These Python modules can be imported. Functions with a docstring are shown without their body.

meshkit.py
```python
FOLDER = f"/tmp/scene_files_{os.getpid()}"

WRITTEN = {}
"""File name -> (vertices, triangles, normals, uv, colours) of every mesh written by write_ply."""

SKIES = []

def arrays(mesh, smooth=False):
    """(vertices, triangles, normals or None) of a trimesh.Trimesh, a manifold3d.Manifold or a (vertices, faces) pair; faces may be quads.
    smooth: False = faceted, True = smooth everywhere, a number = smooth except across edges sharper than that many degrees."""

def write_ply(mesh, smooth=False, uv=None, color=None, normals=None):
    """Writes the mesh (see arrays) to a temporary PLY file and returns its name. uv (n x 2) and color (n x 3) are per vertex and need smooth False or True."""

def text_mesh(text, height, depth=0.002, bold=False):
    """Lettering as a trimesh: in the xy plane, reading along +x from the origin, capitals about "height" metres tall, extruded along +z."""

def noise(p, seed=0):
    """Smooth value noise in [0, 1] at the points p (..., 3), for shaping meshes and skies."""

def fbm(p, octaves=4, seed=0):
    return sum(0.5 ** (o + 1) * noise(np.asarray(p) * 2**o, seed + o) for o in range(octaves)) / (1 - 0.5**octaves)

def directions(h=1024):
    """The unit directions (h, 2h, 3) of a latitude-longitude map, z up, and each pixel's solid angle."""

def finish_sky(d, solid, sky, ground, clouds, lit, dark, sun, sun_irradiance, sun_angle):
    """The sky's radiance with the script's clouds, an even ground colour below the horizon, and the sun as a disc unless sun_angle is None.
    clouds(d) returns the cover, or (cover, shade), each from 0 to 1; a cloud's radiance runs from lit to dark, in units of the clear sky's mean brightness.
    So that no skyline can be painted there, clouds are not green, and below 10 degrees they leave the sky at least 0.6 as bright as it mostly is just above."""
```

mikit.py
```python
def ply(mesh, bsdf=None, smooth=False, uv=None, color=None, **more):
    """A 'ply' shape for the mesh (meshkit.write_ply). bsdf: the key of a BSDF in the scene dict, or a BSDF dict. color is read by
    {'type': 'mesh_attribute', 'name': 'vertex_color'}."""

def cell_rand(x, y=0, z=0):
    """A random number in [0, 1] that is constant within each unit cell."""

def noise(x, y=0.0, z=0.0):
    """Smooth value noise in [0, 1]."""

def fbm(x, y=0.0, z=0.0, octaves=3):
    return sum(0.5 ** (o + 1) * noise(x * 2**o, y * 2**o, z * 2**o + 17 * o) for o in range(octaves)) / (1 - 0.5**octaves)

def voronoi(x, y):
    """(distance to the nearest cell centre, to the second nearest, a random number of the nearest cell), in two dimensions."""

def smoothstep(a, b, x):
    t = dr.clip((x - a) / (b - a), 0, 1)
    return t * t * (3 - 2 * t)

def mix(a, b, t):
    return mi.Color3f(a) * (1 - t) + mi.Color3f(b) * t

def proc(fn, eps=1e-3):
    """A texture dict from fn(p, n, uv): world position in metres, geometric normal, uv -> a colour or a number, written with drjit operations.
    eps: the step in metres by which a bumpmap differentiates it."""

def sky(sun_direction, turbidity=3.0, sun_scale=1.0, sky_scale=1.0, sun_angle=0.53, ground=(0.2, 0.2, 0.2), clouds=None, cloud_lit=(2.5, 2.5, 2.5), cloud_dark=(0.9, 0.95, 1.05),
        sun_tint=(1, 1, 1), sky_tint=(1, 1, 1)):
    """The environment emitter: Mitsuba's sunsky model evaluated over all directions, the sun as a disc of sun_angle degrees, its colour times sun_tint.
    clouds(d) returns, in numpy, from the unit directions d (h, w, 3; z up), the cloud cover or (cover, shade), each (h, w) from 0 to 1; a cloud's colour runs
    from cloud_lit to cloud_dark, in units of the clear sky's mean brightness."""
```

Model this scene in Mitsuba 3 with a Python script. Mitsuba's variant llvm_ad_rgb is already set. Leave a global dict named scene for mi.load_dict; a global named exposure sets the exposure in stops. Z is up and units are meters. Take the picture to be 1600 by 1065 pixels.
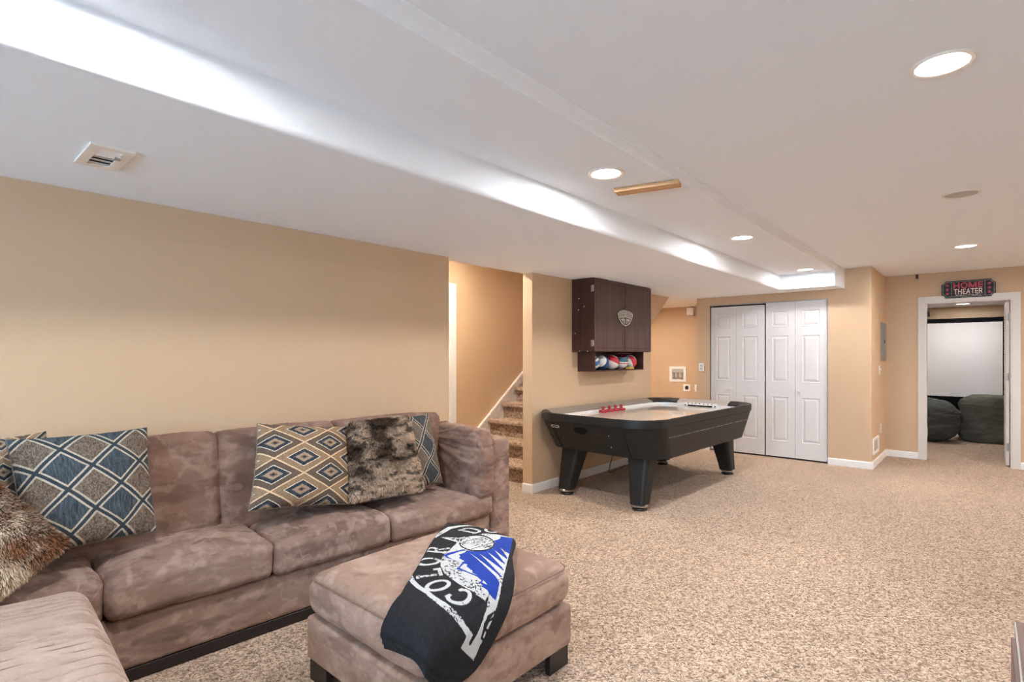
import math
import numpy as np
import trimesh
import manifold3d as m3
import shapely
import shapely.geometry as sg
import shapely.affinity as sa
import drjit as dr
import mitsuba as mi
import mikit, meshkit
from mikit import proc, noise, fbm, voronoi, cell_rand, smoothstep, mix

T = mi.ScalarTransform4f
scene, labels = {}, {}

# ------------------------------------------------------------------ camera, lights that are large, exposure
F_PX, TH, V0 = 839.17, 0.722, 553.83
CAM = np.array([3.38, 0.0, 1.377])
scene['camera'] = {
    'type': 'perspective', 'fov_axis': 'x', 'fov': 2 * math.degrees(math.atan(800 / F_PX)), 'near_clip': 0.02, 'far_clip': 60.0,
    'principal_point_offset_x': 0.0, 'principal_point_offset_y': -(V0 - 532.5) / 1065,
    'to_world': T().look_at(origin=CAM.tolist(), target=[CAM[0] - math.sin(TH), math.cos(TH), CAM[2]], up=[0, 0, 1])}
exposure = 0.97
CAN = 232.0                          # radiance of a recessed lamp
CAN_TINT = (0.98, 0.97, 0.98)
ADDED_DAY = (3.6, 7.2, 11.0)                # blue fill from two added glowing windows, unseen behind the camera

# ------------------------------------------------------------------ materials
def rgb(c): return {'type': 'rgb', 'value': [float(x) for x in c]}

def srgb(r, g, b):
    return tuple(((c / 255) / 12.92 if c <= 10 else ((c / 255 + 0.055) / 1.055) ** 2.4) for c in (r, g, b))

def mat(name, base, rough=0.6, spec=0.3, metal=0.0, coat=0.0, sheen=0.0, bump=None, bscale=1.0, eps=0.002):
    b = {'type': 'principled', 'base_color': base if isinstance(base, dict) else rgb(base), 'roughness': rough, 'specular': spec}
    if metal: b['metallic'] = metal
    if coat: b['clearcoat'] = coat; b['clearcoat_gloss'] = 0.95
    if sheen: b['sheen'] = sheen; b['sheen_tint'] = 0.6
    if bump is not None:
        b = {'type': 'bumpmap', 'arbitrary': proc(bump, eps), 'scale': bscale, 'bsdf': b}
    scene[name] = {'type': 'twosided', 'bsdf': b}
    return name

def wall_col(p, n, uv):
    t = fbm(p.x * 1.3, p.y * 1.3, p.z * 1.3, 3)
    return mix((0.565, 0.400, 0.256), (0.608, 0.436, 0.282), t)

def peel(p, n, uv):
    return fbm(p.x * 85, p.y * 85, p.z * 85, 2)

mat('wall_paint', proc(wall_col), 0.55, 0.25, bump=peel, bscale=0.0011, eps=0.003)
mat('ceiling_paint', rgb((0.765, 0.80, 0.835)), 0.7, 0.2, bump=lambda p, n, uv: fbm(p.x * 60, p.y * 60, p.z * 60, 2), bscale=0.0012, eps=0.004)

def carpet_col(p, n, uv):
    f1, f2, c = voronoi(p.x * 112 + 2.0 * noise(p.x * 50, p.y * 50), p.y * 112 + 2.0 * noise(p.x * 50, p.y * 50, 7.0))
    g = noise(p.x * 80, p.y * 80, 3.0)
    big = fbm(p.x * 1.7, p.y * 1.7, 5.0, 4)
    col = mix((0.205, 0.136, 0.093), (0.600, 0.460, 0.352), smoothstep(-0.05, 1.0, 0.55 * c + 0.45 * g))
    col = col * (1.0 - 0.62 * smoothstep(0.38, 0.82, f1))
    return col * (0.90 + 0.22 * big)

def carpet_bump(p, n, uv):
    f1, f2, c = voronoi(p.x * 112 + 2.0 * noise(p.x * 50, p.y * 50), p.y * 112 + 2.0 * noise(p.x * 50, p.y * 50, 7.0))
    return 1.0 - f1 + 0.6 * noise(p.x * 70, p.y * 70, 1.0) + 2.0 * fbm(p.x * 9, p.y * 9, 2.0, 2)

mat('carpet', proc(carpet_col), 0.95, 0.05, sheen=0.2, bump=carpet_bump, bscale=0.005, eps=0.003)

def stair_col(p, n, uv):
    c = noise(p.x * 90, p.y * 90, p.z * 90); g = noise(p.x * 45 + 9, p.y * 45, p.z * 45)
    return mix((0.15, 0.10, 0.07), (0.52, 0.39, 0.295), smoothstep(0.15, 0.85, 0.6 * c + 0.4 * g))
mat('stair_carpet', proc(stair_col), 0.95, 0.05, bump=lambda p, n, uv: noise(p.x * 90, p.y * 90, p.z * 90), bscale=0.006, eps=0.003)

mat('trim_white', (0.80, 0.79, 0.76), 0.35, 0.5)
mat('door_white', (0.70, 0.69, 0.68), 0.4, 0.45)
mat('casing_paint', (0.66, 0.62, 0.56), 0.4, 0.45)
mat('plate_white', (0.82, 0.81, 0.78), 0.4, 0.4)
mat('fixture_trim', (0.74, 0.68, 0.60), 0.5, 0.4)
mat('grille_grey', (0.46, 0.45, 0.42), 0.5, 0.3)
mat('duct_dark', (0.16, 0.15, 0.14), 0.7, 0.2)
mat('panel_grey', (0.27, 0.265, 0.25), 0.45, 0.4, metal=0.2)
mat('black_plastic', (0.012, 0.012, 0.013), 0.4, 0.5)
mat('dark_gap', (0.01, 0.009, 0.008), 0.9, 0.1)
mat('chrome', (0.75, 0.76, 0.78), 0.15, 0.5, metal=1.0)
mat('steel', (0.50, 0.49, 0.47), 0.35, 0.5, metal=1.0)
mat('nickel', (0.42, 0.385, 0.34), 0.5, 0.5, metal=1.0)
mat('copper_pipes', (0.42, 0.36, 0.32), 0.5, 0.5, metal=0.4)

def wood(light, dark, ax='x', s=1.0):
    def fn(p, n, uv):
        a, b, c = (p.x, p.y, p.z) if ax == 'x' else (p.y, p.x, p.z) if ax == 'y' else (p.z, p.x, p.y)
        w = fbm(a * 1.5 * s, b * 28 * s, c * 28 * s, 3)
        r = fbm(a * 4 * s, b * 110 * s, c * 110 * s, 2)
        return mix(dark, light, smoothstep(0.2, 0.8, 0.65 * w + 0.35 * r))
    return fn
mat('pine', proc(wood((0.62, 0.36, 0.17), (0.40, 0.20, 0.085), 'x')), 0.45, 0.4)
mat('rail_wood', proc(wood((0.40, 0.20, 0.10), (0.24, 0.11, 0.05), 'y')), 0.4, 0.5)
mat('cabinet_wood', proc(wood((0.090, 0.042, 0.032), (0.050, 0.021, 0.016), 'z')), 0.42, 0.45)
mat('cabinet_side_wood', proc(wood((0.060, 0.020, 0.013), (0.035, 0.011, 0.008), 'z')), 0.42, 0.45)
mat('console_wood', proc(wood((0.11, 0.055, 0.042), (0.06, 0.028, 0.022), 'y')), 0.35, 0.5)
mat('black_wood', (0.014, 0.011, 0.010), 0.35, 0.5)

def suede_fn(base, light, dark, k=0.0):
    def fn(p, n, uv):
        wx = fbm(p.x * 3.1 + 5, p.y * 3.1, p.z * 3.1, 2); wy = fbm(p.x * 3.1, p.y * 3.1 + 9, p.z * 3.1, 2)
        a = fbm(p.x * 4.5 + 3.2 * wx, p.y * 4.5 + 3.2 * wy, p.z * 6 + 2 * wx, 4)
        b = fbm(p.x * 11 + 4 * wy, p.y * 8 + 4 * wx, p.z * 13, 4)
        c = fbm(p.x * 46 + 9 * wx, p.y * 26 + 9 * wy, p.z * 44, 3)
        d = fbm(p.x * 16 - 5 * wx, p.y * 22 + 5 * wy, p.z * 18, 3)
        col = mix(base, light, smoothstep(0.44, 0.70, 0.7 * a + 0.3 * b) * 0.8)
        col = mix(col, dark, smoothstep(0.49, 0.66, b) * 0.72)
        col = mix(col, light, smoothstep(0.50, 0.72, d) * 0.50)
        col = mix(col, dark, smoothstep(0.52, 0.80, c) * 0.30)
        s1 = 1.0 - dr.abs(2.0 * fbm(p.y * 13 + 3 * wx, p.x * 3.5 + 3 * wy, p.z * 3.5, 2) - 1.0)
        col = mix(col, light, smoothstep(0.955, 0.995, s1) * smoothstep(0.46, 0.60, a) * 0.6 * k)
        return col * (0.92 + 0.16 * noise(p.x * 260, p.y * 260, p.z * 260))
    return fn

def suede_bump(p, n, uv):
    return fbm(p.x * 22, p.y * 22, p.z * 22, 3) + 0.5 * fbm(p.x * 7, p.y * 17, p.z * 9, 2)
mat('suede', proc(suede_fn((0.2268, 0.1470, 0.1142), (0.3696, 0.2646, 0.2184), (0.1260, 0.0773, 0.0588), 1.0)), 0.85, 0.12, sheen=0.5, bump=suede_bump, bscale=0.006, eps=0.004)
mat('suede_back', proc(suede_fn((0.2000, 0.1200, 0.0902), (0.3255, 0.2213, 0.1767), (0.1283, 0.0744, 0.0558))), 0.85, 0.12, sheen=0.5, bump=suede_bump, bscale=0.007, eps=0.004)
mat('suede_sheen', proc(suede_fn((0.3440, 0.2580, 0.2150), (0.4128, 0.3182, 0.2709), (0.2666, 0.1935, 0.1591))), 0.85, 0.12, sheen=0.5, bump=suede_bump, bscale=0.004, eps=0.004)  # lighter copy of suede: grazing sheen of the brushed nap put into the colour
mat('suede_tan', proc(suede_fn((0.2828, 0.1844, 0.1392), (0.3871, 0.2741, 0.2175), (0.1783, 0.1096, 0.0818))), 0.85, 0.12, sheen=0.5, bump=suede_bump, bscale=0.006, eps=0.004)
mat('seam', (0.19, 0.118, 0.090), 0.9, 0.1)

def weave(u, v):
    return 0.72 + 0.56 * (0.5 * noise(u * 190, v * 60) + 0.5 * noise(u * 70 + 9, v * 160))

def plaid(p, n, uv):
    x, y = uv.x + 0.02 * (noise(uv.y * 7, 3.0) - 0.5), uv.y + 0.02 * (noise(uv.x * 6, 9.0) - 0.5)
    U, V = x / 0.385 + y / 0.37 - 0.03, x / 0.385 - y / 0.37 + 10.457
    du, dv = dr.abs(U - dr.round(U)), dr.abs(V - dr.round(V))
    row = dr.floor(U) + dr.floor(V)
    odd = row - 2.0 * dr.floor(row * 0.5)
    col = dr.select(odd > 0.5, mix((0.022, 0.029, 0.036), (0.075, 0.092, 0.106), noise(x * 170, y * 22)), mix((0.060, 0.046, 0.036), (0.200, 0.158, 0.124), noise(x * 150, y * 90)))
    blue = mi.Color3f(0.034, 0.043, 0.052)
    cream = mi.Color3f(0.37, 0.325, 0.265)
    d = dr.minimum(du, dv)
    col = dr.select(d < 0.108, cream, col)
    col = dr.select(d < 0.050, blue, col)
    return col * weave(x, y)
mat('plaid_fabric', proc(plaid), 0.9, 0.1, sheen=0.3, bump=lambda p, n, uv: weave(uv.x, uv.y), bscale=0.0015, eps=0.002)

def plaid_dim(p, n, uv):
    x, y = uv.x + 0.05 * (noise(uv.y * 7, 3.0) - 0.5), uv.y
    U, V = x / 0.40 + y / 0.40 + 0.30, x / 0.40 - y / 0.40 + 10.12
    du, dv = dr.abs(U - dr.round(U)), dr.abs(V - dr.round(V))
    row = dr.floor(U) + dr.floor(V)
    odd = row - 2.0 * dr.floor(row * 0.5)
    col = dr.select(odd > 0.5, mix((0.030, 0.034, 0.038), (0.07, 0.075, 0.078), noise(x * 160, y * 22)), mix((0.085, 0.066, 0.050), (0.17, 0.14, 0.11), noise(x * 150, y * 90)))
    for d in (du, dv):
        col = dr.select(d < 0.10, mi.Color3f(0.33, 0.285, 0.235), col)
        col = dr.select(d < 0.045, mi.Color3f(0.035, 0.035, 0.035), col)
    return col * weave(x, y)
mat('plaid_dark_fabric', proc(plaid_dim), 0.9, 0.1, sheen=0.3)

def nested(p, n, uv):
    x, y = uv.x + 0.012 * (noise(uv.y * 9, 1.0) - 0.5), uv.y + 0.012 * (noise(uv.x * 9, 4.0) - 0.5)
    U, V = x / 0.57 + y / 0.37 + 0.30, x / 0.57 - y / 0.37 + 10.22
    fu, fv = U - dr.floor(U), V - dr.floor(V)
    m = 2.0 * dr.maximum(dr.abs(fu - 0.5), dr.abs(fv - 0.5))
    row = dr.floor(U) + dr.floor(V)
    odd = row - 2.0 * dr.floor(row * 0.5)
    tan, dk = mi.Color3f(0.250, 0.165, 0.100), mi.Color3f(0.110, 0.080, 0.058)
    col = dr.select(odd > 0.5, tan, dk)
    ink = mix((0.014, 0.016, 0.019), (0.058, 0.066, 0.076), noise(x * 90, y * 60))
    cream = mi.Color3f(0.55, 0.47, 0.38)
    col = dr.select(m > 0.950, mi.Color3f(0.56, 0.40, 0.26), col)
    col = dr.select(m < 0.60, cream, col)
    col = dr.select(m < 0.545, ink, col)
    col = dr.select(m < 0.335, mi.Color3f(0.20, 0.17, 0.14), col)
    col = dr.select(m < 0.29, mi.Color3f(0.30, 0.215, 0.145), col)
    col = dr.select(m < 0.15, mi.Color3f(0.15, 0.10, 0.075), col)
    col = dr.select(m < 0.07, mi.Color3f(0.03, 0.025, 0.025), col)
    return col * weave(x, y)
mat('nested_diamond_fabric', proc(nested), 0.9, 0.1, sheen=0.3, bump=lambda p, n, uv: weave(uv.x, uv.y), bscale=0.0015, eps=0.002)
mat('fur_base', (0.10, 0.070, 0.050), 0.95, 0.05)
for nm in ('fur_hair', 'blanket_print'):
    scene[nm] = {'type': 'twosided', 'bsdf': {'type': 'principled', 'base_color': {'type': 'mesh_attribute', 'name': 'vertex_color'}, 'roughness': 0.8, 'specular': 0.1, 'sheen': 0.2}}

def fleece(p, n, uv):
    return mix((0.010, 0.010, 0.011), (0.030, 0.031, 0.034), fbm(p.x * 60, p.y * 60, p.z * 60, 3))
mat('black_fleece', proc(fleece), 0.95, 0.05, sheen=0.4)

def tabletop_col(p, n, uv):
    return mix((0.60, 0.52, 0.44), (0.65, 0.57, 0.49), noise(p.x * 4, p.y * 4))
scene['air_surface'] = {'type': 'twosided', 'bsdf': {'type': 'plastic', 'diffuse_reflectance': proc(tabletop_col), 'int_ior': 1.55}}

def laminate(p, n, uv):
    g = fbm(p.x * 12, p.y * 12, p.z * 160, 3)
    return mix((0.010, 0.0097, 0.0092), (0.020, 0.0192, 0.0182), g)
mat('black_laminate', proc(laminate), 0.45, 0.32)
mat('leg_laminate', proc(laminate), 0.5, 0.35)
mat('rail_top', (0.30, 0.265, 0.23), 0.35, 0.5, metal=0.3)
mat('rail_aluminium', (0.66, 0.63, 0.59), 0.3, 0.5, metal=0.6)
mat('red_plastic', (0.36, 0.012, 0.022), 0.25, 0.5, coat=0.4)
mat('badge_silver', (0.42, 0.41, 0.39), 0.35, 0.5, metal=0.5)
mat('ball_white', (0.66, 0.63, 0.58), 0.45, 0.4)
mat('ball_red', (0.50, 0.030, 0.040), 0.45, 0.4)
mat('ball_navy', (0.020, 0.045, 0.13), 0.45, 0.4)
mat('ball_blue', (0.05, 0.13, 0.30), 0.45, 0.4)
mat('ball_teal', (0.03, 0.13, 0.16), 0.45, 0.4)
mat('ball_maroon', (0.10, 0.012, 0.03), 0.45, 0.4)
mat('ball_yellow', (0.55, 0.38, 0.06), 0.45, 0.4)
mat('emblem_silver', (0.48, 0.46, 0.40), 0.4, 0.5, metal=0.3)
mat('emblem_grey', (0.20, 0.19, 0.165), 0.5, 0.4)
mat('emblem_dark', (0.03, 0.025, 0.02), 0.5, 0.4)
mat('sign_black', (0.012, 0.012, 0.012), 0.5, 0.3)
mat('sign_red', (0.50, 0.055, 0.085), 0.5, 0.3)
mat('sign_maroon', (0.13, 0.012, 0.022), 0.5, 0.3)
mat('sign_line', (0.32, 0.30, 0.27), 0.5, 0.3)
mat('sign_white', (0.70, 0.62, 0.56), 0.5, 0.3)
mat('screen_white', (0.83, 0.80, 0.77), 0.8, 0.1)
mat('screen_black', (0.008, 0.008, 0.009), 0.9, 0.05)

def bean(light, dark):
    return proc(lambda p, n, uv: mix(dark, light, fbm(p.x * 7, p.y * 7, p.z * 18, 4)))
mat('bean_grey', bean((0.115, 0.120, 0.108), (0.040, 0.042, 0.040)), 0.9, 0.1, sheen=0.5, bump=lambda p, n, uv: fbm(p.x * 14, p.y * 14, p.z * 22, 3), bscale=0.02, eps=0.006)
mat('bean_olive', bean((0.160, 0.150, 0.120), (0.050, 0.050, 0.043)), 0.9, 0.1, sheen=0.5, bump=lambda p, n, uv: fbm(p.x * 14, p.y * 14, p.z * 22, 3), bscale=0.02, eps=0.006)

# ------------------------------------------------------------------ helpers
def numbered(name):
    if not any(k == name or k.startswith(name + '__') for k in scene): return name
    i = 1
    while any(k == f'{name}_{i:03d}' or k.startswith(f'{name}_{i:03d}__') for k in scene): i += 1
    return f'{name}_{i:03d}'

def numbered_part(full):
    if full not in scene: return full
    i = 1
    while f'{full}_{i:03d}' in scene: i += 1
    return f'{full}_{i:03d}'

def tag(key, label=None, cat=None, group=None, kind=None):
    d = labels.setdefault(key, {})
    for k, v in (('label', label), ('category', cat), ('group', group), ('kind', kind)):
        if v: d[k] = v

def thing(name, label, cat, group=None):
    key = numbered(name)
    scene[key + '__reserve'] = {}
    tag(key, label, cat, group)
    return key

def part(parent, name, mesh, bsdf, smooth=30, label=None, kind=None, **kw):
    if parent is None: key = numbered(name)
    else:
        key = numbered_part(f'{parent}__{name}')
        scene.pop(parent + '__reserve', None)
    scene[key] = mikit.ply(mesh, bsdf, smooth=smooth, **kw)
    if label or kind: tag(key, label, None, None, kind)
    return key

def solo(name, mesh, bsdf, label, cat, group=None, smooth=30, **kw):
    k = part(None, name, mesh, bsdf, smooth, **kw); tag(k, label, cat, group); return k

def struct(name, mesh, bsdf, smooth=30, label=None):
    k = part(None, name, mesh, bsdf, smooth); tag(k, label, None, None, 'structure'); return k

def cat_(*ms): return trimesh.util.concatenate([m for m in ms])

def box(x0, y0, z0, x1, y1, z1):
    b = trimesh.creation.box(extents=[abs(x1 - x0), abs(y1 - y0), abs(z1 - z0)])
    b.apply_translation([(x0 + x1) / 2, (y0 + y1) / 2, (z0 + z1) / 2]); return b

def cbox(x0, y0, z0, x1, y1, z1, r=0.004, n=2):
    """box with rounded edges"""
    lo, hi = np.minimum([x0, y0, z0], [x1, y1, z1]), np.maximum([x0, y0, z0], [x1, y1, z1])
    r = min(r, (hi - lo).min() * 0.49)
    s = trimesh.creation.icosphere(subdivisions=1, radius=r).vertices if n > 1 else np.array([[r, 0, 0], [-r, 0, 0], [0, r, 0], [0, -r, 0], [0, 0, r], [0, 0, -r]])
    pts = np.vstack([s + np.array([a, b, c]) for a in (lo[0] + r, hi[0] - r) for b in (lo[1] + r, hi[1] - r) for c in (lo[2] + r, hi[2] - r)])
    return trimesh.convex.convex_hull(pts)

def xf(mesh, M):
    m = mesh.copy(); m.apply_transform(M); return m

def rot(axis, deg, pt=None): return trimesh.transformations.rotation_matrix(math.radians(deg), axis, pt)
def tr(x, y, z): return trimesh.transformations.translation_matrix([x, y, z])

def lathe(profile, n=32):
    p = np.array(profile, float); k = len(p)
    a = np.arange(n) * 2 * math.pi / n
    v = np.stack([np.outer(np.cos(a), p[:, 0]), np.outer(np.sin(a), p[:, 0]), np.tile(p[:, 1], (n, 1))], -1).reshape(-1, 3)
    f = []
    for i in range(n):
        j = (i + 1) % n
        for q in range(k - 1):
            A, B, C, D = i * k + q, j * k + q, j * k + q + 1, i * k + q + 1
            f += [[A, B, C], [A, C, D]]
    m = trimesh.Trimesh(v, f, process=False); m.merge_vertices(); m.update_faces(m.nondegenerate_faces()); m.fix_normals(); return m

def tube(pts, r, n=10):
    pts = np.array(pts, float); rr = np.broadcast_to(r, len(pts))
    t = np.gradient(pts, axis=0); t /= np.linalg.norm(t, axis=1)[:, None]
    up = np.array([0, 0, 1.0]) if abs(t[0][2]) < 0.9 else np.array([1.0, 0, 0])
    v = []
    for p, d, q in zip(pts, t, rr):
        x = np.cross(up, d); x /= np.linalg.norm(x); y = np.cross(d, x); up = y
        a = np.arange(n) * 2 * math.pi / n
        v.append(p + q * (np.outer(np.cos(a), x) + np.outer(np.sin(a), y)))
    k = len(pts); v = np.vstack(v + [pts[:1], pts[-1:]]); f = []
    for i in range(k - 1):
        for j in range(n):
            a, b = i * n + j, i * n + (j + 1) % n
            f += [[a, b, b + n], [a, b + n, a + n]]
    for j in range(n):
        f += [[k * n, (j + 1) % n, j], [k * n + 1, (k - 1) * n + j, (k - 1) * n + (j + 1) % n]]
    return trimesh.Trimesh(v, f, process=False)

def spline(pts, n=40):
    from scipy.interpolate import CubicSpline
    pts = np.array(pts, float); d = np.r_[0, np.cumsum(np.linalg.norm(np.diff(pts, axis=0), axis=1))]
    return CubicSpline(d, pts)(np.linspace(0, d[-1], n))

def extrude(poly, h, M=None):
    """shapely polygon in (a,b) extruded along +c"""
    ms = [trimesh.creation.extrude_polygon(g, h, engine='earcut') for g in getattr(poly, 'geoms', [poly]) if g.area > 0]
    m = cat_(*ms)
    if M is not None: m.apply_transform(M)
    return m

def frame(o, a, b, c):
    M = np.eye(4); M[:3, 0], M[:3, 1], M[:3, 2], M[:3, 3] = a, b, c, o; return M

def loft(rings, close=True):
    """rings: list of (n,3) arrays of equal length, from bottom to top, counter-clockwise seen from above"""
    n = len(rings[0]); v = np.vstack(rings); f = []
    for i in range(len(rings) - 1):
        for j in range(n):
            a, b = i * n + j, i * n + (j + 1) % n
            f += [[a, b, b + n], [a, b + n, a + n]]
    if close:
        v = np.vstack([v, rings[0].mean(0), rings[-1].mean(0)]); k = len(rings) * n
        for j in range(n):
            f += [[k, (j + 1) % n, j], [k + 1, (len(rings) - 1) * n + j, (len(rings) - 1) * n + (j + 1) % n]]
    return trimesh.Trimesh(v, f, process=False)

def rrect(hx, hy, r, n=8):
    out = []
    for cx, cy, a0 in ((hx - r, hy - r, 0), (-hx + r, hy - r, 90), (-hx + r, -hy + r, 180), (hx - r, -hy + r, 270)):
        for a in np.radians(a0 + np.linspace(0, 90, n)):
            out.append((cx + r * math.cos(a), cy + r * math.sin(a)))
    return np.array(out)

def ring3(xy, z): return np.c_[xy, np.full(len(xy), z)]

def cushion(sx, sy, sz, r=0.06, n=36, top=0.02, side=0.01, seed=0, amp=0.006, fr=9.0, bottom=0.0, wr=None):
    """upholstered block: rounded box, puffed, with slack-cloth noise; centre at the origin"""
    half = np.array([sx, sy, sz]) / 2
    g = np.linspace(-1, 1, n); g = np.sign(g) * np.abs(g) ** 0.85
    A, B = np.meshgrid(g, g, indexing='ij'); V, F, off = [], [], 0
    for ax in range(3):
        for s in (-1, 1):
            q = np.zeros((n, n, 3)); q[..., ax] = s; q[..., (ax + 1) % 3] = A * s; q[..., (ax + 2) % 3] = B
            V.append(q.reshape(-1, 3)); idx = np.arange(n * n).reshape(n, n) + off; off += n * n
            F.append(np.stack([idx[:-1, :-1], idx[1:, :-1], idx[1:, 1:], idx[:-1, 1:]], -1).reshape(-1, 4))
    u = np.vstack(V); F = np.vstack(F)
    q = u * half; inner = np.clip(q, -(half - r), half - r); d = q - inner
    d /= np.maximum(np.linalg.norm(d, axis=1, keepdims=True), 1e-9)
    p = inner + r * d
    cr = lambda a: np.cos(np.clip(a, -1, 1) * math.pi / 2)
    p[:, 2] += np.where(u[:, 2] > 0, top, -bottom) * cr(u[:, 0]) ** 0.6 * cr(u[:, 1]) ** 0.6 * np.abs(u[:, 2])
    p[:, 0] += side * u[:, 0] * cr(u[:, 1]) * cr(u[:, 2])
    p[:, 1] += side * u[:, 1] * cr(u[:, 0]) * cr(u[:, 2])
    nz = meshkit.fbm(p * fr + seed * 7.3 + 50, 3, seed) - 0.5
    p += d * (nz * 2 * amp)[:, None]
    if wr is not None: p += d * wr(p, u)[:, None]
    m = trimesh.Trimesh(p, np.vstack([F[:, [0, 1, 2]], F[:, [0, 2, 3]]]), process=False)
    m.merge_vertices(digits_vertex=5); m.fix_normals(); return m

# ------------------------------------------------------------------ the room
H, HS, HT = 2.44, 2.195, 2.376         # main ceiling, soffit, tray
YW, YJ, YC, YT = 3.037, 4.141, 7.694, 8.874
XK = 2.359                              # closet wall's outer corner
XB = -1.31                              # stairwell / laundry back wall
XR, YB = 6.2, -3.2
Z0 = 0.0

struct('floor', cat_(box(XB, YB, -0.1, XR, YT + 0.115, 0), box(1.2, YT + 0.115, -0.1, 5.2, 11.8, 0)), 'carpet', False, 'beige speckled carpet covering the whole floor')

def prism_y(xz, y0, y1):
    """polygon in (x,z) extruded along y"""
    return extrude(sg.Polygon(xz), y1 - y0, frame([0, y0, 0], [1, 0, 0], [0, 0, 1], [0, 1, 0]) @ np.diag([1, 1, 1, 1]))

def arc(cx, cy, r, a0, a1, n=8): return [(cx + r * math.cos(math.radians(a)), cy + r * math.sin(math.radians(a))) for a in np.linspace(a0, a1, n)]

ceil = struct('ceiling', box(2.07, YB, H, XR, YT + 0.06, H + 0.1), 'ceiling_paint', False, 'white main ceiling with recessed lights')
part(ceil, 'soffit', prism_y([(-0.12, HS)] + arc(1.446 - 0.03, HS + 0.03, 0.03, -90, 0) + [(1.446, 2.6), (-0.12, 2.6)], YB, YC + 0.1), 'ceiling_paint', 30, 'lower soffit over the sofa side')
part(ceil, 'tray_panel', box(1.40, YB, HT, 2.05, 7.40, HT + 0.1), 'ceiling_paint', False, 'recessed tray strip between soffit and main ceiling')
part(ceil, 'tray_step', prism_y(arc(2.045, HT + 0.012, 0.012, 180, 270, 4) + arc(2.05, H - 0.012, 0.024, -60, 0, 4) + [(2.077, H + 0.05), (2.03, H + 0.05)], YB, 7.33), 'ceiling_paint', 30)
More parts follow.
